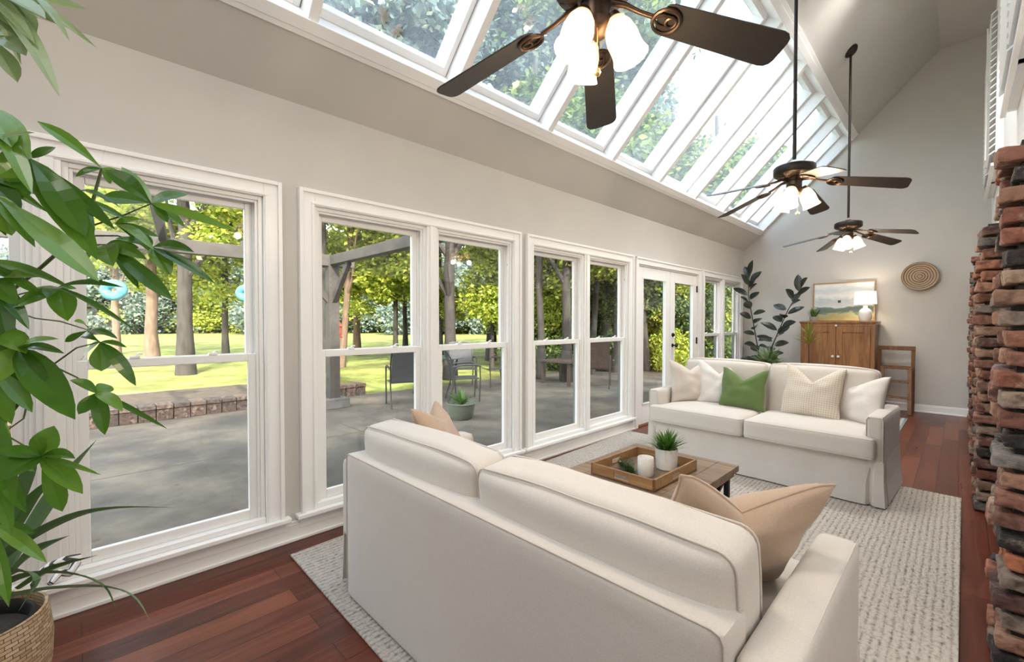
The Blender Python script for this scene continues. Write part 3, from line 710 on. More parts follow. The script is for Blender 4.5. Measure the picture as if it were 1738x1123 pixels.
        for yy in (-hy+.016, hy-.016):
            pts = []
            for (x, z) in rrect(hx-.004, hz-.002, .035, 4):
                q = Vector((x, yy, z)); u, w_ = max(-1, min(1, x/hx)), max(-1, min(1, z/hz))
                q = fn(q, (u, 0, w_)); pts.append(q)
            # resample straight runs
            out = []
            for i, q in enumerate(pts):
                n_ = pts[(i+1) % len(pts)]; L = (n_-q).length; k_ = max(1, int(L/.06))
                for t in range(k_):
                    s_ = q.lerp(n_, t/k_); out.append(s_)
            out2 = []
            for s_ in out:
                u, w_ = max(-1, min(1, s_.x/hx)), max(-1, min(1, s_.z/hz))
                s2 = Vector((s_.x, yy + noise.noise(Vector((s_.x*4+sd_, s_.z*5, yy*3)))*.012, s_.z))
                if abs(u) > .93: s2.x += math.copysign(.008*(1-w_*w_)*.8, u)
                if abs(w_) > .93: s2.z += math.copysign(.012*(1-u**4)*.75, w_)
                out2.append(M @ s2)
            pp.tube(out2, .0026, 6, closed=True)
        pp.build('piping', M_linenpipe, cu, smooth=True)
    return root
sofa_near = make_sofa((1.625, .885, .012), 0.0, 'cream slipcovered sofa seen from behind in the foreground')
sofa_far = make_sofa((1.565, 4.76, .012), pi+radians(-2.5), 'cream slipcovered loveseat facing the camera across the coffee table', .228)
sofa_far.scale = (.935, 1, 1)

# throw pillows
def pillow(loc, rot, w_, h_, t_, m, label, chop=.06, seed=0, group='throw pillows on the sofas', pipe=None):
    N = 22; mb = MB(); ids = {}
    def P(u, v, side):
        # outline: concave edges, pointed corners
        ex = 1-.07*(1-v*v)*1.0; ez = 1-.07*(1-u*u)
        x = u*w_/2*ex; z = v*h_/2*ez
        prof = max(0, (1-u**2))**.42*max(0, (1-v**2))**.42
        y_ = side*t_/2*prof
        y_ += side*.006*noise.noise(Vector((u*2.3+seed, v*2.3, side)))*4*prof
        if chop and v > -.3:   # dented top edge
            k = (max(0, 1-abs(u)/.85))**1.3*((v+.3)/1.3)**2
            z -= chop*1.5*k; y_ *= 1-.25*k
        # sag
        x += .012*noise.noise(Vector((v*1.5+seed, 3, 0)))
        return Vector((x, y_, z+h_/2))
    for side in (-1, 1):
        for i in range(N+1):
            for j in range(N+1):
                u = sin((-1+2*i/N)*pi/2); v = sin((-1+2*j/N)*pi/2)
                edge = i in (0, N) or j in (0, N)
                key = (i, j, 0 if edge else side)
                if key not in ids: ids[key] = len(mb.v); mb.v.append(P(u, v, side))
        for i in range(N):
            for j in range(N):
                def k(a, b): return ids[(a, b, 0 if (a in (0, N) or b in (0, N)) else side)]
                f_ = [k(i, j), k(i+1, j), k(i+1, j+1), k(i, j+1)]
                mb.f.append(f_ if side < 0 else f_[::-1]); mb.m.append(0); mb.c.append(None)
    o = mb.build('throw_pillow', m, smooth=True); o.location = loc; o.rotation_euler = rot
    tag(o, label, 'pillow', group)
    if pipe:
        ring = [(i, 0) for i in range(N)]+[(N, j) for j in range(N)]+[(i, N) for i in range(N, 0, -1)]+[(0, j) for j in range(N, 0, -1)]
        pts = [mb.v[ids[(i, j, 0)]] for i, j in ring]
        MB().tube(pts, .004, 6, closed=True).build('piping', pipe, o, smooth=True)
    return o
SEAT = .435+.07
def rdeg(x, y_, z): return (radians(x), radians(y_), radians(z))
M_bpipe = fabric('beige_piping', (.45, .33, .24))
# on the near sofa (faces +y)
pillow((2.245, 1.385, SEAT+.008), rdeg(28, 5, 50), .43, .42, .16, M_beige, 'beige velvet pillow leaning against the right arm of the near sofa', .075, 1.0, pipe=M_bpipe)
pillow((1.005, 1.385, SEAT+.005), rdeg(28, -5, -50), .43, .41, .16, M_beige, 'beige velvet pillow leaning inside the left arm of the near sofa', .06, 2.0, pipe=M_bpipe)
# on the loveseat (faces -y)
pillow((.91, 4.38, SEAT), rdeg(-10, 0, 50), .42, .42, .14, M_oat, 'oatmeal pillow against the left arm of the loveseat', .06, 3.0)
pillow((1.16, 4.44, SEAT), rdeg(-14, -2, 10), .43, .44, .14, M_whitec, 'off-white stitched pillow just left of the green one', .09, 4.0)
pillow((1.38, 4.33, SEAT), rdeg(-15, 1, -2), .40, .38, .14, M_green, 'moss green pillow on the loveseat', .07, 5.0)
pillow((1.90, 4.36, SEAT), rdeg(-16, 2, -6), .44, .44, .14, M_check, 'cream pillow with tan woven check on the loveseat', .09, 6.0)
pillow((2.19, 4.42, SEAT-.01), rdeg(-16, -2, -34), .44, .40, .15, M_whitec, 'off-white pillow leaning at the right arm of the loveseat', .05, 7.0)

# ------------------------------------------------------------------ coffee table
tx0, tx1, ty0, ty1, tz = 1.215, 1.885, 1.92, 2.76, .462
ct = empty('coffee_table', ((tx0+tx1)/2, (ty0+ty1)/2, .014), 0, 'weathered brown wood coffee table with black metal crossed legs', 'coffee table')
hx, hy = (tx1-tx0)/2, (ty1-ty0)/2; z = tz-.014
t = MB(); t.box(-hx, -hx+.11, -hy, hy, z-.035, z); t.box(hx-.11, hx, -hy, hy, z-.035, z)
n = 5; wd = (2*hx-.22)
for i in range(n):
    a = -hy+2*hy*i/n; t.box(-hx+.112, hx-.112, a+.001, a+2*hy/n-.001, z-.035, z)
t.build('tabletop', M_tabletop, ct, bevel=.002)
a = MB(); a.box(-hx+.02, hx-.02, -hy+.02, -hy+.04, z-.065, z-.035); a.box(-hx+.02, hx-.02, hy-.04, hy-.02, z-.065, z-.035); a.box(-hx+.02, -hx+.04, -hy+.04, hy-.04, z-.065, z-.035); a.box(hx-.04, hx-.02, -hy+.04, hy-.04, z-.065, z-.035)
a.build('apron', M_tabletop, ct)
for sx in (-1, 1):
    for sy in (-1, 1):
        MB().box(sx*(hx-.05)-.014, sx*(hx-.05)+.014, sy*(hy-.05)-.014, sy*(hy-.05)+.014, 0, z-.035).build('leg', M_black, ct, bevel=.002)
for sx in (-1, 1):
    xx = sx*(hx-.05); c = MB(); c.bar((xx, -hy+.06, .02), (xx, hy-.06, z-.05), .018, .018); c.bar((xx+.001, hy-.06, .02), (xx+.001, -hy+.06, z-.05), .018, .018)
    c.build('cross_brace', M_black, ct)
for sy in (-1, 1):
    MB().bar((-hx+.06, sy*(hy-.05), z-.055), (hx-.06, sy*(hy-.05), z-.055), .02, .02).build('stretcher', M_black, ct)
# tray
TZ = tz
tr = empty('serving_tray', (1.555, 2.255, TZ+.001), radians(-1), 'square wooden serving tray with cut-out handles on the coffee table', 'tray')
q = .19; qy = .24
MB().box(-q, q, -qy, qy, 0, .010).build('tray_base', wood('tray_base_wood', (.12, .075, .05), (.22, .15, .10), .5, 1, 8), tr)
rim = MB(); H = .062; T = .011
def side(p0, p1):   # rim side with a slot
    p0 = Vector(p0); p1 = Vector(p1); d = (p1-p0); L = d.length; u = d.normalized(); M = Matrix((u, Vector((-u.y, u.x, 0)), Vector((0, 0, 1)))).transposed().to_4x4(); M.translation = p0
    a, b = L/2-.045, L/2+.045
    rim.box(0, a, 0, T, 0, H, M=M); rim.box(b, L, 0, T, 0, H, M=M); rim.box(a, b, 0, T, 0, .018, M=M); rim.box(a, b, 0, T, .042, H, M=M)
side((-q, -qy, 0), (q, -qy, 0)); side((q, -qy, 0), (q, qy, 0)); side((q, qy, 0), (-q, qy, 0)); side((-q, qy, 0), (-q, -qy, 0))
rim.build('tray_rim', M_tray, tr, bevel=.0015)
# pot on tray
def blades(mb, c, n, L, w_, spread, seed, droop=.5, mi=0):
    rnd = random.Random(seed)
    for i in range(n):
        a = rnd.uniform(0, 2*pi); tilt = rnd.random()**.7*spread; l = L*rnd.uniform(.7, 1.1)
        d = Vector((cos(a), sin(a), 0)); pts = []; p = Vector(c)+d*rnd.uniform(0, .02)
        K = 5
        for k in range(K+1):
            t = k/K; ang = tilt + droop*t*t; pts.append(p.copy()); p = p + (d*sin(ang)+Vector((0, 0, cos(ang))))*(l/K)
        s_ = Vector((-d.y, d.x, 0)); b = len(mb.v)
        for k, pt in enumerate(pts):
            t = k/K; ww = w_*(.5+1.2*t*(1-t)*2)*(1-t**3) + .0004
            mb.v += [pt-s_*ww/2, pt+s_*ww/2]
        for k in range(K): mb.f.append([b+2*k, b+2*k+1, b+2*k+3, b+2*k+2]); mb.m.append(mi); mb.c.append(None)
pp = empty('potted_plant', (1.625, 2.375, TZ+.011), 0, 'small bushy green plant in a round white pot on the tray', 'potted plant')
MB().lathe([(.050, 0), (.056, .004), (.060, .06), (.062, .115), (.058, .117), (.055, .1), (0, .098)], 36).build('pot', M_ceram, pp, smooth=True)
MB().lathe([(0, .099), (.0545, .1)], 24).build('soil', M_soil, pp)
fb = MB(); fb.norecalc = True; blades(fb, (0, 0, .10), 190, .125, .011, 1.15, 3, .55); fb.build('foliage', M_grassy, pp)
# candle
cn = empty('candle_jar', (1.60, 2.185, TZ+.011), 0, 'short white candle jar in front of the pot on the tray', 'candle')
MB().lathe([(.036, 0), (.041, .006), (.0425, .05), (.0425, .098), (.040, .101), (.038, .098), (.038, .075), (0, .074)], 32).build('jar', M_ceram, cn, smooth=True)
MB().lathe([(0, .0745), (.0375, .076), (.0375, .080), (0, .0815)], 24).build('wax', mat('candle_wax', (.85, .82, .74), .5), cn, smooth=True)
MB().tube([(0, 0, .078), (0, 0, .09)], .0012, 6).build('wick', M_black, cn)
# clear glass votive behind the candle
vg = empty('glass_votive', (1.545, 2.30, TZ+.011), 0, 'small clear glass votive behind the candle on the tray', 'candle holder')
MB().lathe([(.028, 0), (.030, .004), (.034, .07), (.031, .07), (.028, .008), (0, .008)], 24).build('cup', glassmat('votive_glass', (.85, .9, .9), 2.0), vg, smooth=True)
# moss bowl
mbw = empty('moss_bowl', (1.475, 2.185, TZ+.011), 0, 'broken clear glass terrarium globe with green moss lying on the tray', 'terrarium')
MB().lathe([(.02, 0), (.036, .008), (.046, .028), (.047, .045), (.043, .058), (.041, .057), (.044, .044), (.043, .03), (.034, .012), (0, .008)], 24, M=Matrix.Rotation(.15, 4, 'Y')).build('glass_bowl', glassmat('bowl_glass', (.88, .93, .9), 2.0), mbw, smooth=True)
mo = MB(); mo.norecalc = True
blades(mo, (0.0, 0, .018), 90, .032, .006, 1.5, 5, .8); blades(mo, (.03, -.02, .018), 90, .03, .006, 1.5, 6, .8); blades(mo, (-.022, .01, .022), 60, .04, .006, 1.4, 8, .8); blades(mo, (.055, -.03, .006), 60, .024, .006, 1.5, 9, .8)
mo.build('moss', leafmat('moss', [(0, (.03, .06, .015)), (1, (.09, .17, .03))]), mbw)

# ------------------------------------------------------------------ ceiling fans
M_shade = None
def shade_mat():
    m, nt, b, N, L = new_mat('frosted_glass_shade'); b.inputs['Base Color'].default_value = (.95, .88, .76, 1); b.inputs['Roughness'].default_value = .25
    t = N.new('ShaderNodeBsdfTransparent'); t.inputs[0].default_value = (1, .93, .82, 1); tl = N.new('ShaderNodeBsdfTranslucent'); tl.inputs[0].default_value = (1, .92, .8, 1)
    a = N.new('ShaderNodeMixShader'); a.inputs[0].default_value = .3; L.new(t.outputs[0], a.inputs[1]); L.new(tl.outputs[0], a.inputs[2])
    c = N.new('ShaderNodeMixShader'); c.inputs[0].default_value = .2; L.new(a.outputs[0], c.inputs[1]); L.new(b.outputs[0], c.inputs[2]); L.new(c.outputs[0], N['Material Output'].inputs[0]); return m
M_shade = shade_mat(); M_bulb = mat('lit_bulb', (1, .86, .66), .4, emit=4)
def fan(x, y_, zb, phase, label, watts=10, canopy=True):
    root = empty('ceiling_fan', (x, y_, zb), 0, label, 'ceiling fan', 'dark bronze ceiling fans')
    ztop = ZW + x*math.tan(SA) - zb   # slope height above blade plane
    FD = -.055
    c = MB(); M = Matrix.Translation((0, 0, ztop)) @ Matrix.Rotation(-SA, 4, 'Y')
    c.lathe([(.075, 0), (.075, -.012), (.066, -.028), (.045, -.042), (.018, -.05), (0, -.05)], 28, M); c.build('canopy', M_bronze, root, smooth=True)
    MB().tube([(0, 0, .14), (0, 0, ztop-.03)], .0125, 12).build('downrod', M_bronze, root, smooth=True)
    MB().lathe([(0, .17), (.03, .168), (.035, .15), (.10, .148), (.128, .14), (.135, .132), (.135, .088), (.128, .078), (.085, .060), (.06, .052), (.055, .03), (0, .03)], 40, Matrix.Translation((0, 0, FD))).build('motor_housing', M_bronze, root, smooth=True)
    rg = MB()
    for k in range(20):   # vent ribs below the housing
        a = 2*pi*k/20; rg.bar((.075*cos(a), .075*sin(a), .062), (.122*cos(a), .122*sin(a), .078), .007, .008)
    rg.lathe([(.058, .05), (.09, .058), (.09, .063), (.058, .056)], 32, close=True); rg.v = [v+Vector((0, 0, FD)) for v in rg.v]; rg.build('vent_ring', M_bronzeL, root)
    for k in range(5):
        a = radians(phase)+k*2*pi/5; R = Matrix.Rotation(a, 4, 'Z')
        bl = MB(); L0, L1 = .215, .66; T_ = .006; pitch = Matrix.Translation((.2, 0, -.048)) @ Matrix.Rotation(radians(12), 4, 'Y') @ Matrix.Translation((-.2, 0, 0)) @ Matrix.Rotation(radians(-14), 4, 'X'); outl = []
        K = 10
        def half(t): return .058+.012*t
        top = []; 
        for i in range(7): # root end rounded
            th = pi/2+pi*i/6; top.append((L0+.035+.035*cos(th), half(0)*sin(th)))
        top = top[::-1] if False else top
        e = []
        r_ = .035; hw = half(1)
        for th in (-90, -60, -30, 0): e.append((L1-r_+r_*cos(radians(th)), -hw+r_+r_*sin(radians(th))))
        for th in (0, 30, 60, 90): e.append((L1-r_+r_*cos(radians(th))+.0, hw-r_+r_*sin(radians(th))))
        out = top+e; nn = len(out)
        vs = [pitch @ Vector((px, py, -T_/2)) for px, py in out]+[pitch @ Vector((px, py, T_/2)) for px, py in out]
        bl.add(vs, [list(range(nn))[::-1], list(range(nn, 2*nn))]+[[i, (i+1) % nn, nn+(i+1) % nn, nn+i] for i in range(nn)], M=R)
        bo = bl.build('fan_blade', M_blade, root, bevel=.0015)
        ir = MB(); pl = -.009
        arm = [(.055, 0, -.012), (.10, 0, -.016), (.15, 0, -.036), (.20, 0, -.050)]
        ir.tube([R @ Vector(p) for p in arm], [.012, .010, .008, .008], 8)
        ring = [pitch @ Vector((.245+.045*cos(t), .044*sin(t), pl)) for t in [2*pi*i/20 for i in range(20)]]
        ir.tube([R @ p for p in ring], .006, 6, closed=True)
        ring = [pitch @ Vector((.262+.018*cos(t), .018*sin(t), pl)) for t in [2*pi*i/14 for i in range(14)]]
        ir.tube([R @ p for p in ring], .005, 6, closed=True)
        ir.tube([R @ (pitch @ Vector(p)) for p in ((.20, 0, pl), (.225, .02, pl), (.262, .02, pl))], .005, 6); ir.tube([R @ (pitch @ Vector(p)) for p in ((.20, 0, pl), (.225, -.02, pl), (.262, -.02, pl))], .005, 6)
        ir.build('blade_bracket', M_bronzeL, bo, smooth=True)
    MB().lathe([(0, .04), (.046, .04), (.05, .02), (.05, -.025), (.056, -.03), (.056, -.045), (.045, -.062), (.028, -.075), (.012, -.085), (0, -.088)], 28, Matrix.Translation((0, 0, FD))).build('light_fitter', M_bronzeL, root, smooth=True)
    for az in (268, 28, 150):
        a = radians(az); d = Vector((cos(a), sin(a), 0)); p0 = d*.045+Vector((0, 0, -.038+FD)); p1 = d*.060+Vector((0, 0, -.022+FD))
        ax = (d*sin(radians(22)) - Vector((0, 0, 1))*cos(radians(22))).normalized()
        M = Matrix.Translation(p1) @ ax.to_track_quat('Z', 'Y').to_matrix().to_4x4()
        am = MB(); am.tube([p0, p0.lerp(p1, .6)+Vector((0, 0, .012)), p1], .009, 8); am.lathe([(0, -.012), (.022, -.01), (.027, .012), (.0, .012)], 16, M)
        ao = am.build('lamp_arm', M_bronzeL, root, smooth=True)
        sh = MB(); prof = [(.022, .004), (.031, .012), (.045, .040), (.052, .076), (.051, .107), (.052, .130), (.059, .150)]
        sh.lathe(prof+[(r_-.003, z_) for r_, z_ in prof[::-1]], 28, M, close=True); so_ = sh.build('lamp_shade', M_shade, ao, smooth=True)
        bu = MB(); bu.lathe([(0, .012), (.013, .014), (.014, .035), (.026, .06), (.030, .08), (.024, .1), (.01, .11), (0, .112)], 18, M); bu.build('bulb', M_bulb, ao, smooth=True)
        ld = bpy.data.lights.new('bulb_light', 'POINT'); ld.energy = watts; ld.color = (1, .82, .6); ld.shadow_soft_size = .03
        lo = bpy.data.objects.new('bulb_light', ld); COL.objects.link(lo); lo.parent = ao; lo.location = M @ Vector((0, 0, .18))
    ch = MB(); ch.tube([(.03, -.03, -.07), (.03, -.03, -.20)], .0015, 6); ch.lathe([(0, -.226), (.009, -.222), (.013, -.213), (.009, -.203), (0, -.2)], 12, Matrix.Translation((.03, -.03, 0)))
    ch.v = [v+Vector((0, 0, FD)) for v in ch.v]; ch.build('pull_chain', mat('brass', (.55, .38, .16), .3, .9), root, smooth=True)
    return root
fan(1.92, 1.24, 2.375, 50, 'dark bronze ceiling fan nearest the camera at the top edge', 7)
fan(1.91, 3.79, 2.365, 14, 'middle dark ceiling fan on a long downrod beside the skylight', 7)
fan(1.85, 6.45, 2.385, 52, 'farthest and smallest looking ceiling fan near the far wall', 7)

# ------------------------------------------------------------------ far end furniture
cx0, cx1, cy0, cy1, cz = .985, 1.945, 8.20, 8.66, 1.32
cab = empty('wooden_cabinet', ((cx0+cx1)/2, (cy0+cy1)/2, 0), 0, 'brown antique two-door cupboard standing against the far wall', 'cabinet')
hx, hy = (cx1-cx0)/2, (cy1-cy0)/2
b = MB(); b.box(-hx+.03, hx-.03, -hy+.03, hy, .07, cz-.03); b.build('cabinet_body', M_cab, cab)
b = MB(); b.box(-hx, hx, -hy, hy+.01, cz-.028, cz); b.box(-hx+.012, hx-.012, -hy+.012, hy, cz-.05, cz-.028); b.build('cabinet_top', M_cab, cab, bevel=.006)
b = MB(); b.box(-hx+.02, -hx+.07, -hy+.015, -hy+.05, 0, cz-.05); b.box(hx-.07, hx-.02, -hy+.015, -hy+.05, 0, cz-.05); b.box(-hx+.07, hx-.07, -hy+.015, -hy+.03, .05, .11); b.box(-hx+.07, hx-.07, -hy+.015, -hy+.03, cz-.075, cz-.05)
b.box(hx-.06, hx-.02, hy-.04, hy, 0, .1); b.box(-hx+.02, -hx+.06, hy-.04, hy, 0, .1); b.build('cabinet_frame', M_cab, cab, bevel=.003)
for sg in (-1, 1):
    a, c_ = (-hx+.072, -.003) if sg < 0 else (.003, hx-.072); z0, z1 = .112, cz-.078; y0 = -hy+.008
    d = MB(); st = .075; d.box(a, a+st, y0, y0+.022, z0, z1); d.box(c_-st, c_, y0, y0+.022, z0, z1)
    for q0, q1 in ((z0, z0+.09), ((z0+z1)/2-.30, (z0+z1)/2-.22), (z1-.09, z1)): d.box(a+st, c_-st, y0, y0+.022, q0, q1)
    do = d.build('door', M_cab, cab, bevel=.003)
    MB().box(a+st, c_-st, y0+.012, y0+.018, z0+.09, z1-.09).build('door_panel', M_cab, do)
    kx = -.035 if sg < 0 else .035
    MB().lathe([(.006, 0), (.006, .014), (.017, .020), (.020, .03), (.014, .038), (0, .04)], 16, Matrix.Translation((kx, y0, .785)) @ Matrix.Rotation(pi/2, 4, 'X')).build('knob', M_knob, do, smooth=True)
MB().lathe([(.014, 0), (.014, .008), (0, .01)], 14, Matrix.Translation((-.0, -hy+.006, cz-.065)) @ Matrix.Rotation(pi/2, 4, 'X')).build('latch', M_knob, cab)

# landscape picture leaning on the wall on top of the cupboard
def painting_mat():
    m, nt, b, N, L = new_mat('landscape_painting'); b.inputs['Roughness'].default_value = .6
    tc = N.new('ShaderNodeTexCoord'); sp = N.new('ShaderNodeSeparateXYZ'); L.new(tc.outputs['Object'], sp.inputs[0])
    n = N.new('ShaderNodeTexNoise'); n.inputs['Scale'].default_value = 6; n.inputs['Detail'].default_value = 6; n.inputs['Distortion'].default_value = .6
    mp = N.new('ShaderNodeMapping'); mp.inputs['Scale'].default_value = (1, 1, 2); mp.inputs['Rotation'].default_value = (0, .5, 0); L.new(tc.outputs['Object'], mp.inputs[0]); L.new(mp.outputs[0], n.inputs[0])
    ad = N.new('ShaderNodeMath'); ad.operation = 'MULTIPLY_ADD'; ad.inputs[1].default_value = .22; L.new(n.outputs[0], ad.inputs[0]); L.new(sp.outputs['Z'], ad.inputs[2])
    # height in the picture runs 0 .. .58
    r = ramp(N, [(.10, (.42, .40, .12)), (.17, (.40, .30, .12)), (.225, (.35, .38, .22)), (.26, (.11, .16, .13)), (.32, (.16, .22, .18)), (.345, (.62, .64, .62)), (.43, (.50, .55, .58)), (.50, (.80, .80, .77)), (.60, (.62, .67, .70)), (.68, (.86, .86, .84))])
    L.new(ad.outputs[0], r.inputs[0]); L.new(r.outputs[0], b.inputs['Base Color']); return m
pic = empty('framed_painting', (1.475, 8.655, cz+.004), 0, 'landscape painting in a thin pale wood frame leaning on the wall above the cupboard', 'painting'); pic.rotation_euler = (radians(-4), 0, 0)
pw, ph = .40, .62
p = MB()
for q in ((-pw-.0, -pw+.018, 0, ph), (pw-.018, pw, 0, ph), (-pw+.018, pw-.018, 0, .018), (-pw+.018, pw-.018, ph-.018, ph)): p.box(q[0], q[1], -.028, 0, q[2], q[3])
p.build('picture_frame', M_oak, pic, bevel=.002)
MB().box(-pw+.016, pw-.016, -.012, -.004, .016, ph-.016).build('canvas', painting_mat(), pic)
bn = MB(); bn.box(-.065, -.025, -.014, -.0121, .29, .33); bn.build('painted_barn', mat('barn_dark_paint', (.05, .06, .06), .7), pic)
# table lamp
lp = empty('table_lamp', (1.79, 8.38, cz), 0, 'white table lamp with a drum shade at the right end of the cupboard', 'lamp')
MB().lathe([(0, 0), (.06, 0), (.066, .008), (.078, .05), (.083, .1), (.076, .15), (.052, .18), (.03, .195), (.026, .225), (.032, .23), (.0, .232)], 32).build('lamp_base', mat('ribbed_white_ceramic', (.78, .76, .72), .4, bump=.3, bscale=40, stretch=(1, 1, 6)), lp, smooth=True)
MB().tube([(0, 0, .23), (0, 0, .30)], .005, 8).build('lamp_stem', M_oak, lp)
def drum_mat():
    m, nt, b, N, L = new_mat('linen_lamp_shade'); b.inputs['Base Color'].default_value = (.92, .88, .82, 1); b.inputs['Roughness'].default_value = .9
    t = N.new('ShaderNodeBsdfTranslucent'); t.inputs[0].default_value = (.95, .9, .82, 1); x = N.new('ShaderNodeMixShader'); x.inputs[0].default_value = .5
    L.new(b.outputs[0], x.inputs[1]); L.new(t.outputs[0], x.inputs[2]); L.new(x.outputs[0], N['Material Output'].inputs[0]); return m
MB().lathe([(.135, .255), (.125, .44), (.123, .44), (.133, .255)], 40, close=True).build('lamp_shade', drum_mat(), lp, smooth=True)
ld = bpy.data.lights.new('table_lamp_light', 'POINT'); ld.energy = 5; ld.color = (1, .88, .72); ld.shadow_soft_size = .04
lo = bpy.data.objects.new('table_lamp_light', ld); COL.objects.link(lo); lo.parent = lp; lo.location = (0, 0, .35)
# succulent on the cupboard
sc = empty('potted_succulent', (1.14, 8.40, cz), 0, 'small spiky succulent in a grey pot on the left end of the cupboard', 'potted plant')
MB().lathe([(0, 0), (.045, 0), (.058, .03), (.060, .07), (.054, .072), (.05, .06), (0, .06)], 24).build('pot', mat('grey_stone', (.32, .31, .29), .7), sc, smooth=True)
fb = MB(); fb.norecalc = True; blades(fb, (0, 0, .055), 40, .17, .022, .75, 12, .2); fb.build('foliage', M_grassy, sc)

# woven wall basket
bk = empty('wall_basket', (2.37, 8.71, 1.965), 0, 'round coiled straw basket hanging on the far wall', 'basket')
m_, nt, b_, N, L = new_mat('coiled_straw'); tc = N.new('ShaderNodeTexCoord'); wv = N.new('ShaderNodeTexWave'); wv.wave_type = 'RINGS'; wv.rings_direction = 'Y'; wv.inputs['Scale'].default_value = 11; wv.inputs['Distortion'].default_value = .8; wv.inputs['Detail'].default_value = 3
L.new(tc.outputs['Object'], wv.inputs[0]); r_ = ramp(N, [(.1, (.20, .13, .08)), (.5, (.40, .29, .19)), (1, (.52, .40, .28))]); L.new(wv.outputs[0], r_.inputs[0]); L.new(r_.outputs[0], b_.inputs['Base Color'])
bp = N.new('ShaderNodeBump'); bp.inputs['Strength'].default_value = .8; bp.inputs['Distance'].default_value = .01; L.new(wv.outputs[0], bp.inputs['Height']); L.new(bp.outputs[0], b_.inputs['Normal']); b_.inputs['Roughness'].default_value = .85
prof = [(0, .045), (.08, .045), (.085, .05), (.10, .046), (.15, .03), (.19, .004), (.198, -.012), (.204, -.010), (.203, 0), (.195, .012), (.155, .042), (.10, .06), (0, .062)]
MB().lathe([(r_2, .045+(.062-z_2)*.5) for r_2, z_2 in prof], 48, Matrix.Rotation(pi/2, 4, 'X')).build('basket_bowl', m_, bk, smooth=True)

# folding wooden step ladder
ld_ = empty('step_ladder', (2.14, 8.45, 0), radians(4), 'brown folding wooden step ladder between the cupboard and the bare wall', 'ladder')
for sx in (-1, 1):
    MB().bar((sx*.185, .10, 0), (sx*.185, .04, .95), .045, .028, up=(0, 1, 0)).build('rear_post', M_ladder, ld_, bevel=.003)
    MB().bar((sx*.150, -.16, 0), (sx*.150, -.0, .66), .045, .026, up=(0, 1, 0)).build('front_post', M_ladder, ld_, bevel=.003)
MB().box(-.21, .21, .02, .055, .90, .96).build('top_rail', M_ladder, ld_, bevel=.004)
for z in (.22, .44, .63):
    y0 = -.16+.16*z/.66; MB().box(-.14, .14, y0-.035, y0+.05, z, z+.022).build('step', M_ladder, ld_, bevel=.002)
MB().box(-.165, .165, .05, .09, .64, .67).build('rear_rail', M_ladder, ld_, bevel=.002)

# ------------------------------------------------------------------ leaves
def leaf(mb, base, tip, width, nrm, fold=.25, curl=.12, shape='oval', K=8):
    """a real leaf blade: two halves folded on a midrib, arched along its length"""
    base = Vector(base); tip = Vector(tip); ax = tip-base; L = ax.length
    if L < 1e-5: return
    a = ax/L; nrm = Vector(nrm); nrm = nrm - a*nrm.dot(a)
    if nrm.length < 1e-4: nrm = Vector((0, 0, 1)) - a*a.z
    nrm.normalize(); s_ = a.cross(nrm); b = len(mb.v)
    for k in range(K+1):
        t = k/K
        if shape == 'oval': w_ = (sin(pi*t**.9))**.75
        elif shape == 'obov': w_ = (sin(pi*t**1.45))**.8
        else: w_ = (sin(pi*t**.6))**.9
        if k == K: w_ = .0
        if k == 0: w_ = .03
        c = base + ax*t + nrm*(curl*L*sin(pi*t)) ; hw = width/2*w_
        mb.v += [c - s_*hw + nrm*fold*hw, c.copy(), c + s_*hw + nrm*fold*hw]
    for k in range(K):
        i = b+3*k
        mb.f.append([i, i+1, i+4, i+3]); mb.f.append([i+1, i+2, i+5, i+4]); mb.m += [0, 0]; mb.c += [None, None]
def strap(mb, pts, width, K=18):
    """long arching strap leaf through control points"""
    P = [Vector(p) for p in pts]; out = []
    def cr(p0, p1, p2, p3, t): return .5*((2*p1)+(-p0+p2)*t+(2*p0-5*p1+4*p2-p3)*t*t+(-p0+3*p1-3*p2+p3)*t**3)
    Q = [2*P[0]-P[1]]+P+[2*P[-1]-P[-2]]; ns = len(P)-1
    for i in range(ns):
        for k in range(K//ns): out.append(cr(Q[i], Q[i+1], Q[i+2], Q[i+3], k/(K//ns)))
    out.append(P[-1]); b = len(mb.v); n = len(out)
    for i, c in enumerate(out):
        t = i/(n-1); tg = (out[min(i+1, n-1)]-out[max(i-1, 0)]).normalized(); up = Vector((0, 0, 1)); s_ = tg.cross(up)
        s_ = s_.normalized() if s_.length > .05 else Vector((1, 0, 0)); nn = s_.cross(tg).normalized()
        # tilt the blade so that it is neither flat nor on edge
        s2 = (s_*.75+nn*.65).normalized(); n2 = s2.cross(tg)
        w_ = 1.9*width*(1-t**2.2)*(.75+.5*sin(pi*t)); mb.v += [c-s2*w_/2+n2*w_*.15, c.copy(), c+s2*w_/2+n2*w_*.15]
    for i in range(n-1):
        k = b+3*i; mb.f += [[k, k+1, k+4, k+3], [k+1, k+2, k+5, k+4]]; mb.m += [0, 0]; mb.c += [None, None]

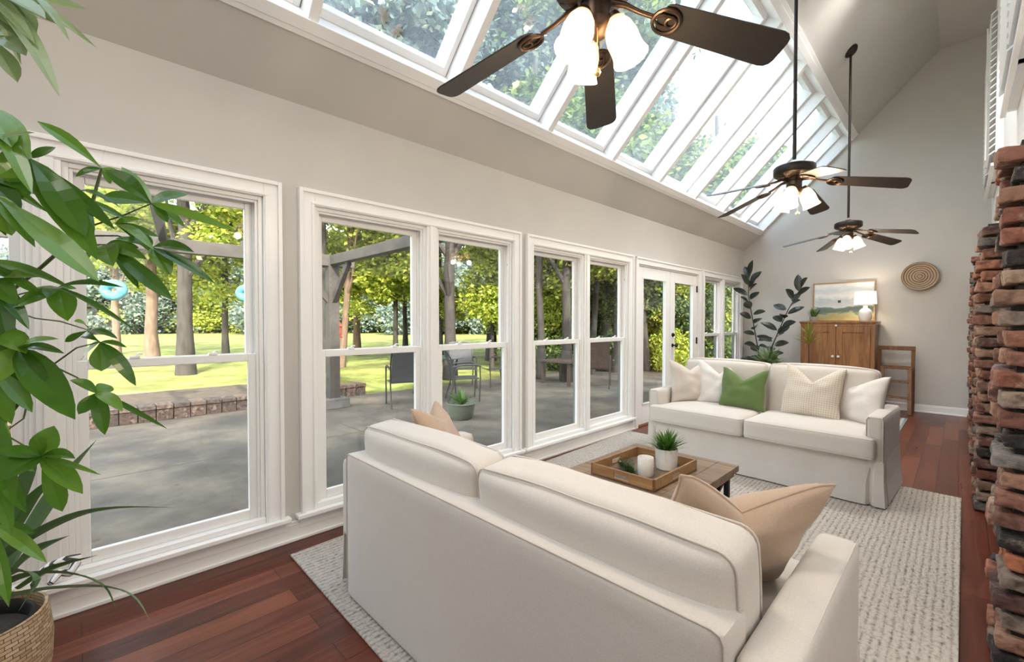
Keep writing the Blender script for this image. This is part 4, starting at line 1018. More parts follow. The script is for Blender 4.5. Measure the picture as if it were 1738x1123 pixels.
# big potted plant at the left edge
BX, BY = .50, -.27
pot = empty('potted_plant', (BX, BY, 0), 0, 'tall leafy green plant in a woven basket at the left edge', 'potted plant')
MI = Matrix.Translation((-BX, -BY, 0))
def L_(px, py, D): return MI @ at_d(px, py, D)
MB().lathe([(0, 0), (.15, 0), (.175, .02), (.195, .10), (.200, .20), (.190, .29), (.186, .31), (.178, .31), (.178, .29), (.185, .20), (.18, .10), (.16, .03), (0, .02)], 48).build('basket', M_basket, pot, smooth=True)
MB().lathe([(.12, .06), (.150, .28), (.158, .292), (.15, .298), (.143, .285), (.14, .25), (0, .25)], 36).build('nursery_pot', M_plastic, pot, smooth=True)
MB().lathe([(0, .258), (.138, .252)], 30).build('soil', M_soil, pot)
wr = MB(); 
for i in range(14):
    t = i/13; a0 = radians(-20+40*t)
    wr.box(-.0075, .0075, -.009, .009, .02, .10+.12*t, M=Matrix.Rotation(a0, 4, 'Z') @ Matrix.Translation((.1995, 0, .0)))
wr.build('white_woven_patch', mat('white_yarn', (.75, .73, .70), .9, bump=.6, bscale=80), pot)
tie = MB(); tp = [L_(62, 978, 1.62), L_(85, 960, 1.66), L_(110, 950, 1.70), L_(133, 948, 1.74)]; tie.tube(tp, [.012, .015, .016, .019], 8); tp = [L_(85, 990, 1.60), L_(100, 972, 1.64), L_(118, 972, 1.66), L_(128, 955, 1.70)]; tie.tube(tp, [.010, .014, .015, .018], 8)
m_, nt, b_, N, L = new_mat('black_white_rope'); tc = N.new('ShaderNodeTexCoord'); wv = N.new('ShaderNodeTexWave'); wv.bands_direction = 'DIAGONAL'; wv.inputs['Scale'].default_value = 28; L.new(tc.outputs['Object'], wv.inputs[0]); r_ = ramp(N, [(.25, (.03, .03, .03)), (.4, (.8, .78, .76))]); L.new(wv.outputs[0], r_.inputs[0]); L.new(r_.outputs[0], b_.inputs['Base Color'])
tie.build('rope_tie', m_, pot, smooth=True)
top0 = (0, 0, .31)
st = MB()
trunk = [Vector((0, 0, .25)), Vector((-.02, -.02, .7)), L_(-60, 600, 1.35), L_(-90, 400, 1.3), L_(-80, 150, 1.2), L_(-60, 20, 1.1)]
st.tube(trunk, [.017, .015, .013, .011, .009, .006], 10)
def stem(pts, r=.004): st.tube([L_(*p) for p in pts], [r*1.2]+[r]*(len(pts)-2)+[r*.7], 7)
stem([(-70, 560, 1.33), (0, 508, 1.22), (60, 462, 1.18), (100, 427, 1.15), (150, 385, 1.14), (155, 350, 1.14), (173, 286, 1.13)], .0045)
stem([(-70, 770, 1.35), (0, 725, 1.22), (52, 658, 1.18), (88, 620, 1.16)], .0045)
stem([(88, 620, 1.16), (130, 590, 1.15), (170, 580, 1.15)], .002); stem([(88, 620, 1.16), (130, 640, 1.14), (165, 665, 1.13)], .002)
stem([(150, 385, 1.14), (210, 365, 1.12), (257, 345, 1.10)], .002); stem([(130, 400, 1.15), (200, 400, 1.12), (258, 420, 1.10)], .002)
stem([(100, 427, 1.15), (140, 415, 1.13), (180, 415, 1.12)], .002); stem([(0, 508, 1.22), (50, 495, 1.2), (97, 487, 1.17)], .002)
stem([(0, 520, 1.22), (60, 540, 1.2), (102, 545, 1.18), (150, 560, 1.17)], .0018)
stem([(52, 658, 1.18), (40, 710, 1.16), (5, 735, 1.14), (70, 773, 1.12)], .0022); stem([(-70, 290, 1.25), (0, 250, 1.1), (50, 268, 1.05)], .003)
st.build('stem', M_stem, pot, smooth=True)
FN = -FW
def cluster(mb, node, tips, D, seed=0):
    rnd = random.Random(seed)
    for (tx, ty, w_) in tips:
        dd = rnd.uniform(-.10, .06)
        nr = (-ray(tx, ty).normalized() + Vector((0, 0, rnd.uniform(.2, 1.0))) + RT*rnd.uniform(-.4, .4))
        leaf(mb, L_(node[0], node[1], D), L_(tx, ty, D+dd), w_/F_PX*D*1.12, nr, fold=rnd.uniform(.15, .45), curl=rnd.uniform(.03, .10), shape=rnd.choice(['oval', 'obov', 'oval']))
g = MB(); g.norecalc = True
cluster(g, (173, 286), [(62, 205, 22), (183, 240, 0.1), (128, 300, 14), (215, 300, 10), (188, 312, 10)], 1.13, 1)
cluster(g, (257, 345), [(319, 330, 26), (206, 283, 20), (178, 288, 26), (172, 333, 26), (315, 386, 16), (402, 392, 14), (285, 378, 14)], 1.10, 2)
cluster(g, (258, 420), [(330, 428, 20), (366, 482, 17), (290, 467, 26), (195, 405, 16), (345, 462, 12), (228, 395, 18)], 1.10, 3)
cluster(g, (180, 415), [(294, 510, 22), (236, 490, 14), (192, 452, 32), (262, 478, 14), (150, 440, 16), (250, 440, 20), (236, 420, 18)], 1.12, 4)
cluster(g, (98, 487), [(212, 488, 12), (21, 522, 18), (115, 545, 32), (226, 558, 9), (80, 505, 20), (130, 490, 12)], 1.17, 5)
cluster(g, (170, 580), [(137, 612, 22), (172, 630, 28), (231, 655, 20), (216, 590, 10), (140, 570, 12)], 1.15, 6)
cluster(g, (165, 665), [(133, 703, 18), (178, 738, 21), (208, 698, 20), (285, 728, 8), (190, 655, 24), (118, 645, 18)], 1.13, 7)
cluster(g, (70, 773), [(-12, 768, 26), (106, 868, 26), (141, 838, 28), (92, 722, 34), (128, 778, 20), (-10, 820, 34), (172, 806, 8), (60, 740, 14)], 1.10, 8)
cluster(g, (30, 590), [(128, 712, 44), (85, 692, 26), (-10, 650, 34), (100, 575, 14), (110, 600, 16), (40, 640, 22), (95, 655, 20)], 1.10, 9)
cluster(g, (50, 268), [(146, 402, 40), (166, 442, 44), (196, 390, 20), (30, 335, 36), (95, 250, 14), (-5, 300, 40)], 1.02, 10)
cluster(g, (-20, 180), [(48, 272, 36), (55, 330, 22), (20, 250, 30)], .98, 11)
cluster(g, (-10, 330), [(168, 478, 38), (60, 420, 22), (20, 400, 40)], .98, 12)
cluster(g, (-30, 440), [(122, 490, 16), (40, 480, 26), (80, 505, 14)], 1.1, 13)
cluster(g, (-25, 560), [(45, 600, 36), (40, 650, 24), (30, 560, 28)], 1.15, 14)
cluster(g, (-30, 680), [(10, 700, 40), (25, 860, 30), (18, 790, 26)], 1.15, 15)
cluster(g, (-10, 890), [(80, 955, 20), (60, 905, 18), (15, 1030, 16)], 1.2, 16)
cluster(g, (-15, 470), [(30, 520, 30), (50, 560, 22), (15, 590, 30), (70, 470, 18)], 1.12, 41)
cluster(g, (-15, 620), [(40, 665, 30), (60, 640, 18), (20, 720, 30), (55, 700, 22)], 1.16, 42)
cluster(g, (-20, 770), [(30, 830, 26), (45, 870, 24), (60, 800, 16), (20, 910, 24)], 1.18, 43)
cluster(g, (-20, 300), [(60, 330, 26), (35, 365, 30), (80, 360, 14), (10, 400, 30)], 1.05, 44)
cluster(g, (120, 330), [(170, 372, 14), (160, 400, 16), (205, 352, 10), (215, 372, 12), (140, 420, 14)], 1.14, 45)
cluster(g, (195, 380), [(270, 402, 14), (262, 425, 16), (240, 372, 14), (285, 445, 10)], 1.12, 46)
cluster(g, (150, 560), [(200, 575, 12), (110, 580, 10), (125, 545, 12)], 1.17, 17)
g.build('foliage', M_plant, pot)
g = MB(); g.norecalc = True
cluster(g, (-25, -10), [(78, 32, 30), (62, 58, 46), (80, 104, 16), (102, 166, 26), (36, 110, 14), (60, 75, 22)], .85, 21)
cluster(g, (-20, 60), [(45, 95, 34), (30, 140, 26), (70, 70, 22), (15, 60, 40)], .9, 47)
cluster(g, (-10, -20), [(70, 8, 30), (40, 70, 36), (95, 40, 20)], .86, 48)
cluster(g, (40, -10), [(147, 15, 14), (135, 60, 17), (118, 70, 14), (165, 82, 10)], .88, 22)
cluster(g, (-15, 240), [(55, 268, 42), (60, 225, 12)], .95, 23)
tag(g.build('pale_foliage', M_pale, pot), 'pale washed-out leaves at the very top')  # topmost clusters in a paler leaf colour
g = MB(); g.norecalc = True
for pts, w_ in (
    ([(-40, 985, 1.40), (30, 925, 1.38), (120, 878, 1.34), (200, 862, 1.30), (300, 861, 1.26)], .016),
    ([(-30, 1010, 1.40), (40, 978, 1.36), (120, 974, 1.32), (175, 995, 1.28), (198, 1035, 1.25)], .016),
    ([(-30, 1025, 1.40), (60, 1003, 1.36), (170, 996, 1.30), (225, 1012, 1.26), (256, 1054, 1.22)], .015),
    ([(0, 990, 1.45), (60, 890, 1.5), (110, 810, 1.52), (165, 745, 1.55)], .026),
    ([(-20, 990, 1.42), (20, 900, 1.45), (60, 840, 1.46), (118, 790, 1.48)], .024),
    ([(10, 985, 1.45), (60, 935, 1.5), (118, 908, 1.5)], .024),
    ([(30, 1000, 1.5), (90, 965, 1.55), (168, 941, 1.58)], .022),
    ([(-30, 960, 1.4), (20, 860, 1.38), (50, 800, 1.37), (64, 785, 1.37)], .022),
    ([(-40, 950, 1.3), (0, 840, 1.28), (30, 800, 1.28)], .024),
    ([(-30, 1000, 1.35), (20, 970, 1.3), (60, 985, 1.28), (30, 1040, 1.27)], .02)):
    strap(g, [L_(*p) for p in pts], w_)
g.build('strap_foliage', M_strap, pot)

# rubber plant at the far corner
RB = Vector((.50, 8.15, 0))
rp = empty('rubber_plant', RB, 0, 'dark leaved rubber plant with two tall stems in the far left corner', 'potted plant')
MB().lathe([(0, 0), (.12, 0), (.15, .04), (.17, .28), (.175, .3), (.16, .3), (.155, .26), (0, .25)], 32).build('pot', mat('dark_clay', (.10, .085, .075), .6), rp, smooth=True)
MB().lathe([(0, .262), (.152, .26)], 24).build('soil', M_soil, rp)
def yplane(px, py, Y): d = ray(px, py); return CAM + d*((Y-CAM.y)/d.y)
s1 = [yplane(1290, 640, 8.15), yplane(1288, 600, 8.14), yplane(1278, 545, 8.12), yplane(1270, 500, 8.1), yplane(1272, 468, 8.1)]
s2 = [yplane(1292, 640, 8.12), yplane(1305, 600, 8.05), yplane(1320, 565, 8.0), yplane(1338, 525, 7.95), yplane(1358, 490, 7.9)]
s1 = [Vector((.50, 8.15, .26))]+s1; s2 = [Vector((.53, 8.13, .26))]+s2
stm = MB()
for s_ in (s1, s2): stm.tube([p-RB for p in s_], [.014, .012, .010, .009, .007, .005], 8)
stm.build('stem', M_dstem, rp, smooth=True)
g = MB(); g.norecalc = True; rnd = random.Random(5)
for s_ in (s1, s2):
    segs = s_[1:]; n = 24
    for i in range(n):
        t = i/(n-1)*(len(segs)-1); k = min(int(t), len(segs)-2); p = segs[k].lerp(segs[k+1], t-k); up = (segs[k+1]-segs[k]).normalized()
        a = i*2.4+rnd.uniform(-.3, .3); d = Vector((cos(a), sin(a)*.8, 0)); el = .15+.75*(i/(n-1))**3+rnd.uniform(-.1, .25)
        dr = (d*cos(el)+up*sin(el)).normalized(); Lf = .25*rnd.uniform(.8, 1.1)
        b0 = p+dr*.025; leaf(g, b0-RB, b0+dr*Lf-RB, .125*rnd.uniform(.85, 1.1), Vector((0, 0, .8))+Vector((rnd.uniform(-.3, .5), -.9, 0)), .25, .05)
g.build('foliage', M_rubber, rp)

# yellow-striped dracaena in front of the cupboard
dr_ = empty('striped_dracaena', (1.235, 7.60, 0), 0, 'yellow and green striped leafy plant in front of the cupboard', 'potted plant')
MB().lathe([(0, 0), (.09, 0), (.12, .22), (.105, .22), (.1, .18), (0, .17)], 28).build('pot', mat('terracotta', (.40, .18, .10), .7), dr_, smooth=True)
MB().tube([(0, 0, .17), (.01, 0, .6), (0, .01, 1.02)], [.01, .008, .006], 8).build('stem', M_dstem, dr_)
g = MB(); g.norecalc = True; blades(g, (0, 0, .99), 30, .27, .028, 1.3, 31, .5); blades(g, (.0, .0, 1.12), 16, .22, .026, .8, 32, .4); g.build('foliage', M_lime, dr_)
# low leafy plants between
lw = empty('leafy_houseplant', (.78, 7.35, 0), 0, 'light green leafy plant low behind the loveseat, between rubber plant and cupboard', 'potted plant')
MB().lathe([(0, 0), (.10, 0), (.13, .26), (.115, .26), (.11, .22), (0, .21)], 28).build('pot', mat('white_pot', (.7, .69, .66), .5), lw, smooth=True)
MB().tube([(0, 0, .21), (0, 0, .72)], .008, 8).build('stem', M_stem, lw)
g = MB(); g.norecalc = True; blades(g, (0, 0, .66), 60, .36, .05, 1.25, 41, .7); g.build('foliage', leafmat('light_leaf', [(0, (.10, .19, .06)), (1, (.36, .45, .25))]), lw)

# fallen leaves lying on the first skylight panes
for i, (s_, yy, rot, sz, lab) in enumerate(((.56, 1.02, .2, .055, 'dry tan leaf on the nearest skylight pane, highest and leftmost one'), (.53, 1.29, 1.0, .06, 'curled dry leaf on the nearest skylight pane, in the middle'), (.50, 1.40, 2.1, .055, 'dry leaf lying at the bottom edge of the nearest skylight pane, rightmost'))):
    g = MB(); g.norecalc = True; M = MR @ Matrix.Translation((s_+.06, yy+.1, .290)) @ Matrix.Rotation(rot, 4, 'Z')
    for k in range(5):
        a = radians(-80+40*k); d = Vector((cos(a), sin(a), 0)); leaf(g, (0, 0, 0), d*sz, sz*.45, (0, 0, 1), .3, .12)
    g.tube([(0, 0, 0), (-sz*.7, 0, .004)], .001, 5); g.v = [M @ p for p in g.v]
    tag(g.build('fallen_leaf', mat('dry_leaf', (.42, .27, .13), .8)), lab, 'leaf', 'dry leaves on the skylight glass')

# ------------------------------------------------------------------ outdoors
PZ = -.10
g = MB(); g.box(-5.35, -.11, -9, 10.8, PZ-.15, PZ); struct(g, 'patio', M_conc)
g = MB(); n = 40
X0, X1, Y0, Y1 = -95, -5.3, -70, 110
g.add([(X0, Y0, PZ-.02), (X1, Y0, PZ-.02), (X1, Y1, PZ-.02), (X0, Y1, PZ-.02)], [(0, 1, 2, 3)])
g.add([(X1, 40, PZ-.02), (30, 40, PZ-.02), (30, Y1, PZ-.02), (X1, Y1, PZ-.02)], [(0, 1, 2, 3)])
g.add([(X1, Y0, PZ-.02), (30, Y0, PZ-.02), (30, -9, PZ-.02), (X1, -9, PZ-.02)], [(0, 1, 2, 3)])
struct(g, 'lawn', M_grass)
g = MB(); g.box(X1, 30, 10.8, 40, PZ-.15, PZ-.02); struct(g, 'woodland_floor', mat('leaf_litter', (.10, .075, .045), .95, var=.5, vscale=5, bump=.6))
# low brick edging of the patio
ed = MB(); y = -6; k = 0
while y < 3.9:
    xx = -5.20-.12*(y/4)
    ed.box(xx-.24, xx, y, y+.19, PZ, .06, col=random.choice([(.10, .065, .05), (.13, .085, .065), (.085, .06, .05)])); ed.box(xx-.26, xx+.02, y, y+.19, .065, .125, col=random.choice([(.13, .085, .06), (.17, .115, .085), (.11, .08, .065)])); y += .20
tag(ed.build('brick_edging', M_brick, bevel=.006), 'low weathered brick edging between patio and lawn', 'edging')
# planting bed soil mound behind it
g = MB(); g.box(-7.5, -5.60, -6, 3.8, PZ, .04); tag(g.build('garden_bed', mat('mulch', (.085, .06, .04), .95, var=.4, vscale=9, bump=.6)), 'mulch covered garden bed behind the brick edging', 'garden bed')

# pergola
pg = empty('pergola', (-4.5, 3.02, PZ), 0, 'weathered timber pergola over the left part of the patio', 'pergola')
MB().box(-.085, .085, -.085, .085, 0, 2.45).build('post', M_pergola, pg, bevel=.006)
MB().box(-.085, .085, -6.1, -5.93, 0, 2.45).build('post', M_pergola, pg, bevel=.006)
MB().box(-.2, .2, -.2, .2, 0, .16).build('stone_base', mat('stone_block', (.12, .11, .10), .85, var=.3, bump=.4), pg, bevel=.01)
MB().box(-.07, .07, -6.4, .35, 2.32, 2.50).build('beam', M_pergola, pg, bevel=.006)
MB().box(-.4, 4.1, -.07, .07, 2.34, 2.49).build('beam', M_pergola, pg, bevel=.006)
MB().bar((0, -.05, 1.75), (0, -.62, 2.34), .07, .09).build('brace', M_pergola, pg)
MB().bar((.05, 0, 1.75), (.62, 0, 2.34), .07, .09).build('brace', M_pergola, pg)
MB().bar((0, -2.2, 2.50), (2.6, -2.6, 2.72), .08, .12).build('rafter', M_pergola, pg)
for yy in (-1.2, -3.4, -4.6): MB().box(-.4, 4.1, yy-.03, yy+.03, 2.51, 2.63).build('rafter', M_pergola, pg)

# patio furniture
M_sling = mat('grey_sling', (.05, .05, .05), .8, bump=.3, bscale=150); M_frame = mat('grey_metal', (.06, .06, .058), .5, .5)
M_wick = mat('brown_wicker', (.07, .045, .032), .8, var=.3, vscale=40, bump=.6, bscale=70)
def patio_chair(loc, rz, label, wick=False):
    root = empty('patio_chair', loc, rz, label, 'chair', 'chairs on the patio'); m = M_wick if wick else M_sling; fm = M_wick if wick else M_frame
    hb = .95 if not wick else 1.02
    sx = .24
    s_ = MB(); s_.box(-sx, sx, -.22, .22, .40, .415 if not wick else .45); s_.build('seat', m, root, bevel=.004)
    bk_ = MB(); K = 8
    for i in range(K):
        z0 = .43+(hb-.43)*i/K; z1 = .43+(hb-.43)*(i+1)/K; y0 = .22+.16*(i/K)**1.3; y1 = .22+.16*((i+1)/K)**1.3
        bk_.add([(-sx, y0, z0), (sx, y0, z0), (sx, y1, z1), (-sx, y1, z1), (-sx, y0+.015, z0), (sx, y0+.015, z0), (sx, y1+.015, z1), (-sx, y1+.015, z1)], [(0, 1, 2, 3), (7, 6, 5, 4), (0, 3, 7, 4), (1, 5, 6, 2), (3, 2, 6, 7), (0, 4, 5, 1)])
    bk_.build('backrest', m, root)
    for s2 in (-1, 1):
        x = s2*(sx+.012)
        MB().tube([(x, -.22, 0), (x, -.24, .40), (x, -.23, .63)], .013, 8).build('leg', fm, root, smooth=True)
        MB().tube([(x, .33, 0), (x, .24, .3), (x, .22, .45), (x, .27, .75), (x, .39, hb)], .013, 8).build('leg', fm, root, smooth=True)
        MB().tube([(x, .26, .62), (x, .1, .65), (x, -.15, .66), (x, -.25, .63)], [.014, .018, .018, .014], 8).build('armrest', fm, root, smooth=True)
    MB().tube([(-sx-.01, .39, hb), (0, .40, hb+.02), (sx+.01, .39, hb)], .012, 8).build('top_rail', fm, root, smooth=True)
    return root
patio_chair((-3.85, 3.95, PZ), radians(-110), 'grey sling patio chair seen through the second window, left pane')
patio_chair((-3.50, 5.00, PZ), radians(150), 'grey sling patio chair nearest the planter, right pane of second window')
patio_chair((-4.75, 5.95, PZ), radians(60), 'grey sling patio chair on the far side of the glass table')
patio_chair((-4.1, 6.6, PZ), radians(20), 'grey sling patio chair farthest right by the glass table')
tb = empty('patio_table', (-4.45, 5.0, PZ), 0, 'round glass topped metal patio table among the sling chairs', 'table')
MB().lathe([(0, .70), (.56, .70), (.57, .71), (.56, .72), (0, .72)], 40).build('tabletop', mat('smoked_glass', (.10, .11, .11), .1), tb, smooth=True)
for k in range(4):
    a = pi/4+k*pi/2; MB().tube([(.42*cos(a), .42*sin(a), 0), (.38*cos(a), .38*sin(a), .4), (.45*cos(a), .45*sin(a), .70)], .016, 8).build('leg', M_frame, tb, smooth=True)
patio_chair((-2.75, 8.1, PZ), radians(-150), 'brown wicker patio chair with a high back outside the third window', True)
wt = empty('patio_table', (-3.6, 8.0, PZ), 0, 'low brown wooden table beside the wicker chair', 'table')
MB().box(-.45, .45, -.4, .4, .5, .54).build('tabletop', M_wick, wt, bevel=.005)
for sx in (-1, 1):
    for sy in (-1, 1): MB().box(sx*.38-.03, sx*.38+.03, sy*.33-.03, sy*.33+.03, 0, .5).build('leg', M_wick, wt)
pl = empty('planter', (-2.30, 3.98, PZ), 0, 'round grey-green planter with grassy plant on the patio', 'planter')
MB().lathe([(0, 0), (.13, 0), (.17, .05), (.20, .22), (.215, .23), (.205, .24), (.19, .2), (0, .2)], 32).build('pot', mat('green_glaze', (.16, .18, .13), .4), pl, smooth=True)
g = MB(); g.norecalc = True; blades(g, (0, 0, .2), 60, .28, .02, 1.2, 51, .6); g.build('foliage', M_grassy, pl)

# trees
def crown(name, n, size, seed, blobs, lsize=.13):
    """mesh of leaf cards bunched on sub-blobs inside a unit crown"""
    rnd = random.Random(seed); mb = MB(); mb.norecalc = True
    cs = []
    for _ in range(blobs):
        while True:
            p = Vector((rnd.uniform(-1, 1), rnd.uniform(-1, 1), rnd.uniform(-1, 1)))
            if p.length < 1: break
        cs.append((Vector((p.x*size[0], p.y*size[1], p.z*size[2])), rnd.uniform(.25, .5)*min(size)))
    for i in range(n):
        c, r_ = rnd.choice(cs); d = Vector((rnd.gauss(0, 1), rnd.gauss(0, 1), rnd.gauss(0, .7))).normalized()*r_*rnd.uniform(.4, 1.1)
        p = c+d; a = Vector((rnd.uniform(-1, 1), rnd.uniform(-1, 1), rnd.uniform(-.9, .3))).normalized(); nr = Vector((rnd.uniform(-1, 1), rnd.uniform(-1, 1), rnd.uniform(.1, 1.3)))
        s_ = a.cross(nr).normalized(); l = lsize*rnd.uniform(.6, 1.3); w_ = l*.32; b = len(mb.v)
        mb.v += [p, p+a*l*.45+s_*w_, p+a*l, p+a*l*.45-s_*w_]; mb.f.append([b, b+1, b+2, b+3]); mb.m.append(0); mb.c.append(None)
    me = bpy.data.meshes.new(name); me.from_pydata([tuple(v) for v in mb.v], [], mb.f); return me
def with_mat(me, m): c = me.copy(); c.materials.clear(); c.materials.append(m); return c
CR = [crown('crown_mesh', 9000, (1.9, 1.9, 1.5), 11, 30, .17), crown('crown_mesh', 7000, (1.5, 1.5, 2.0), 12, 26, .16), crown('crown_mesh', 9000, (2.2, 2.2, 1.4), 13, 36, .18)]
CRM = {}
for nm, m in (('Y', M_leafY), ('G', M_leafG), ('D', M_leafD), ('B', M_leafB)):
    for i, c in enumerate(CR): CRM[(nm, i)] = with_mat(c, m)
def trunk_mesh(h, r, lean, seed, forks=3):
    rnd = random.Random(seed); mb = MB(); pts = []; K = 7
    for k in range(K+1):
        t = k/K; pts.append(Vector((lean[0]*t+rnd.uniform(-.05, .05)*h*.08, lean[1]*t+rnd.uniform(-.05, .05)*h*.08, h*t)))
    pts[0] = Vector((0, 0, -.05)); mb.tube(pts, [r*(1.35 if k == 0 else 1-.45*k/K) for k in range(K+1)], 10)
    for f_ in range(forks):
        k = rnd.choice([2, 3, 4, 5]) if f_ else 3; a = rnd.uniform(0, 2*pi); L = h*rnd.uniform(.35, .55); q = [pts[k]]; d = Vector((cos(a)*.55, sin(a)*.55, .75))
        for j in range(1, 5): q.append(q[-1]+d*(L/4)+Vector((rnd.uniform(-.08, .08), rnd.uniform(-.08, .08), 0))*L*.3)
        mb.tube(q, [r*.5*(1-.2*j) for j in range(5)], 7)
    return mb
TG = 'trees beyond the patio'
def tree(p, h, r, crowns, label, lean=(0, 0), seed=0, forks=3, group=TG, bark=M_bark, name='tree'):
    """crowns: list of (kind, mesh index, dx, dy, z, scale)"""
    root = empty(name, p, 0, label, 'tree', group)
    if h > 0: trunk_mesh(h, r, lean, seed, forks).build('trunk', bark, root, smooth=True)
    for j, (k, i, dx, dy, z, s_) in enumerate(crowns):
        o = bpy.data.objects.new('crown', CRM[(k, i)]); COL.objects.link(o); o.parent = root; o.location = (dx, dy, z); o.rotation_euler = (0, 0, seed*1.3+j*2.1); o.scale = (s_, s_, s_*.9)
    return root
G = lambda px, D: ground(px, D, PZ-.02)
M_barkL = mat('sunny_bark', (.14, .09, .06), .9, var=.35, vscale=3, bump=.6, bscale=12, stretch=(4, 4, 1))  # lighter copy of the bark, sunlight put into its colour
tree(G(315, 12), 9, .19, [('G', 0, 0, 0, 6.8, 1.3), ('Y', 1, 1.5, 1, 4.8, .9)], 'thick dark tree trunk standing in the middle of the first window', seed=1)
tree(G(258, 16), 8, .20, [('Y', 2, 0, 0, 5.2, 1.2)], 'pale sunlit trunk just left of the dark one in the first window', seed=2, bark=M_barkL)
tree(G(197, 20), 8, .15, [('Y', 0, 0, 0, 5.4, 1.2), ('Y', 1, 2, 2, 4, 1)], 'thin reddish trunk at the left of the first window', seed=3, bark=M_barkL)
tree(G(383, 17), 7, .12, [('Y', 1, 0, 0, 4.0, 1.1), ('G', 0, 1, 1, 5.2, 1)], 'slim trunk with yellow leaves at the right of the first window', seed=4)
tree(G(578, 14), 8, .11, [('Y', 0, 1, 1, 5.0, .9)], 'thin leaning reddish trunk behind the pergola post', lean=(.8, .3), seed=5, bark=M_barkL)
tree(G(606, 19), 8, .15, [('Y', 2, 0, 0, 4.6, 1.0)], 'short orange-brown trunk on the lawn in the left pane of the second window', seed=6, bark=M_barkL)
tree(G(672, 15), 6, .09, [('Y', 0, 0, 0, 3.3, .95), ('Y', 1, -.9, -.9, 3.0, .8)], 'young tree with bright yellow-green leaves in the second window', seed=7)
tree(G(688, 21), 7, .12, [('Y', 2, 0, 0, 4.0, 1.0)], 'yellow-green tree farther back on the lawn in the second window', seed=8)
tree(G(764, 11), 7, .15, [('G', 2, .3, .2, 5.6, 1.0)], 'dark forked tree in the right pane of the second window', seed=9, forks=5)
tree(G(835, 13), 5, .07, [('Y', 1, 0, 0, 2.4, .75), ('Y', 0, .3, .3, 3.9, .6)], 'bushy yellow-green tree at the right edge of the second window', seed=10)
tree(G(748, 16), 5, .08, [('Y', 1, 0, 0, 2.2, .55)], 'small yellow-leaved tree behind the dark forked trunk', seed=11)
deep = [(918, 11, .13), (938, 14, .14), (962, 10.5, .16), (1003, 12, .12), (1024, 15, .15), (1043, 12.5, .13), (1097, 13, .15), (1110, 17, .13), (1122, 15, .15), (1150, 13.5, .14), (1163, 17, .16), (1205, 15, .14), (1232, 14, .14)]
names = ['first dark trunk at the left edge of the third window', 'slender trunk left of centre in the left pane of the third window', 'thick trunk at the right of the left pane in the third window', 'slender trunk at the left of the right pane in the third window', 'tall trunk in the middle of the right pane in the third window', 'trunk at the right edge of the third window', 'dark trunk at the left in the left french door', 'leaning trunk deep in the wood seen through the left french door', 'thick trunk at the right in the left french door', 'dark trunk at the left in the right french door', 'trunk at the right in the right french door', 'shaded trunk in the left pane of the farthest window', 'shaded trunk in the right pane of the farthest window']
for i, ((px, D, r_), nm) in enumerate(zip(deep, names)):
    tree(G(px, D), 8, r_*.75, [('G', i % 3, 0, 0, 5.4, 1.0), (['Y', 'G'][i % 2], (i+1) % 3, .8, .8, 3.4, .7)], nm, lean=(random.uniform(-.6, .6), 0), seed=20+i, group='trees of the dense wood on the right')
# understorey shrubs of the wood
k = 0
for i in range(20):
    px = 905+ i*18; D = 13+ (i*37 % 60)/10
    if px > 1262: break
    p = G(px, D); root = empty('shrub', p, 0, 'leafy shrub of the dense undergrowth behind the patio', 'shrub', 'undergrowth shrubs behind the patio')
    for j in range(2):
        o = bpy.data.objects.new('foliage', CRM[(['G', 'Y', 'D'][(i+j) % 3], (i+j) % 3)]); COL.objects.link(o); o.parent = root; o.location = (j*.4, j*.5, .6+1.5*j); o.rotation_euler = (0, 0, i); o.scale = (.55, .55, .6)
# wood backdrop rows
for i in range(16):
    px = 870+i*26; D = 21+(i*53 % 50)/10
    tree(G(px, D), 8, .16, [('G', i % 3, 0, 0, 5.5, 1.3), ('Y', (i+1) % 3, .5, .5, 2.5, 1.1), ('D', (i+2) % 3, 0, 0, 7.5, 1.5)], 'background tree of the dense wood behind the patio', seed=60+i, group='background trees of the wood')
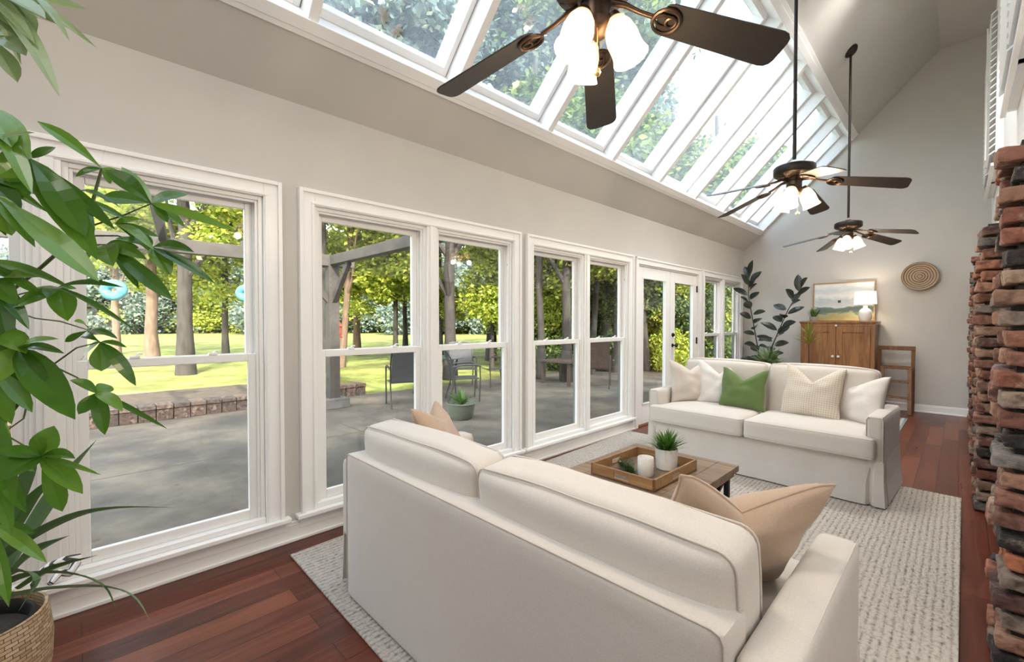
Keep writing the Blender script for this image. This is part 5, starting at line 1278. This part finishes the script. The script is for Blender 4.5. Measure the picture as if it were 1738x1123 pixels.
# far tree line across the lawn
rnd = random.Random(3)
for i in range(26):
    px = -120+i*40; D = 58+rnd.uniform(-6, 10)
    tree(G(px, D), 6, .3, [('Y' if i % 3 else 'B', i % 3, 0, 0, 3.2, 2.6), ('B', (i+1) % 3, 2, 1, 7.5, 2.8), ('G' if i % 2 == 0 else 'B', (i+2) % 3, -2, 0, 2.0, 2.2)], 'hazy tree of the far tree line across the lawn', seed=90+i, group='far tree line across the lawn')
# tall trees whose crowns show through the skylight
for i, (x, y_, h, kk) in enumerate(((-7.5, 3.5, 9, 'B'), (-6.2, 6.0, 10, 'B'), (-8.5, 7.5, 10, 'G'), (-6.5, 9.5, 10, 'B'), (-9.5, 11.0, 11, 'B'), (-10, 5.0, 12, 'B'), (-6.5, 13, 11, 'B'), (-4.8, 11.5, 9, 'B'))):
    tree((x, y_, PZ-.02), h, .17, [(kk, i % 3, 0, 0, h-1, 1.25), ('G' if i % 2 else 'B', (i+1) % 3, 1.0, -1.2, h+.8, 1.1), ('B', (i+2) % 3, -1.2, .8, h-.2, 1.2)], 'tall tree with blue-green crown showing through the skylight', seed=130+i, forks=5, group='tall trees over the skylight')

# little hanging ornaments outside the first window
for (px, py, D, lab) in ((193, 492, 6.0, 'turquoise glass ring hanging outside at the left of the first window'), (419, 497, 6.0, 'turquoise glass ring hanging outside at the right edge of the first window')):
    d_ = ray(px, py); p = CAM + d_*((-4.5-CAM.x)/d_.x); root = empty('hanging_ring', p, YAW, lab, 'ornament', 'turquoise rings hanging from the pergola')
    MB().tube([(.105*cos(t), 0, .075*sin(t)) for t in [2*pi*i/24 for i in range(24)]], .055, 12, closed=True).build('ring', mat('turquoise_glass', (.08, .30, .36), .15), root, smooth=True)
    MB().tube([(0, 0, .13), (0, 0, 2.225-p.z)], .004, 6).build('cord', M_frame, root)
fd = empty('bird_feeder', at_d(575, 573, 9.5), 0, 'small red bird feeder hanging by the leaning trunk in the second window', 'bird feeder')
MB().lathe([(0, 0), (.07, 0), (.075, .02), (.05, .03), (.05, .24), (.09, .25), (.02, .34), (0, .345)], 20).build('feeder_body', mat('red_plastic', (.55, .06, .04), .4), fd, smooth=True)
MB().tube([(0, 0, .34), (0, 0, 1.6)], .004, 6).build('cord', M_frame, fd)
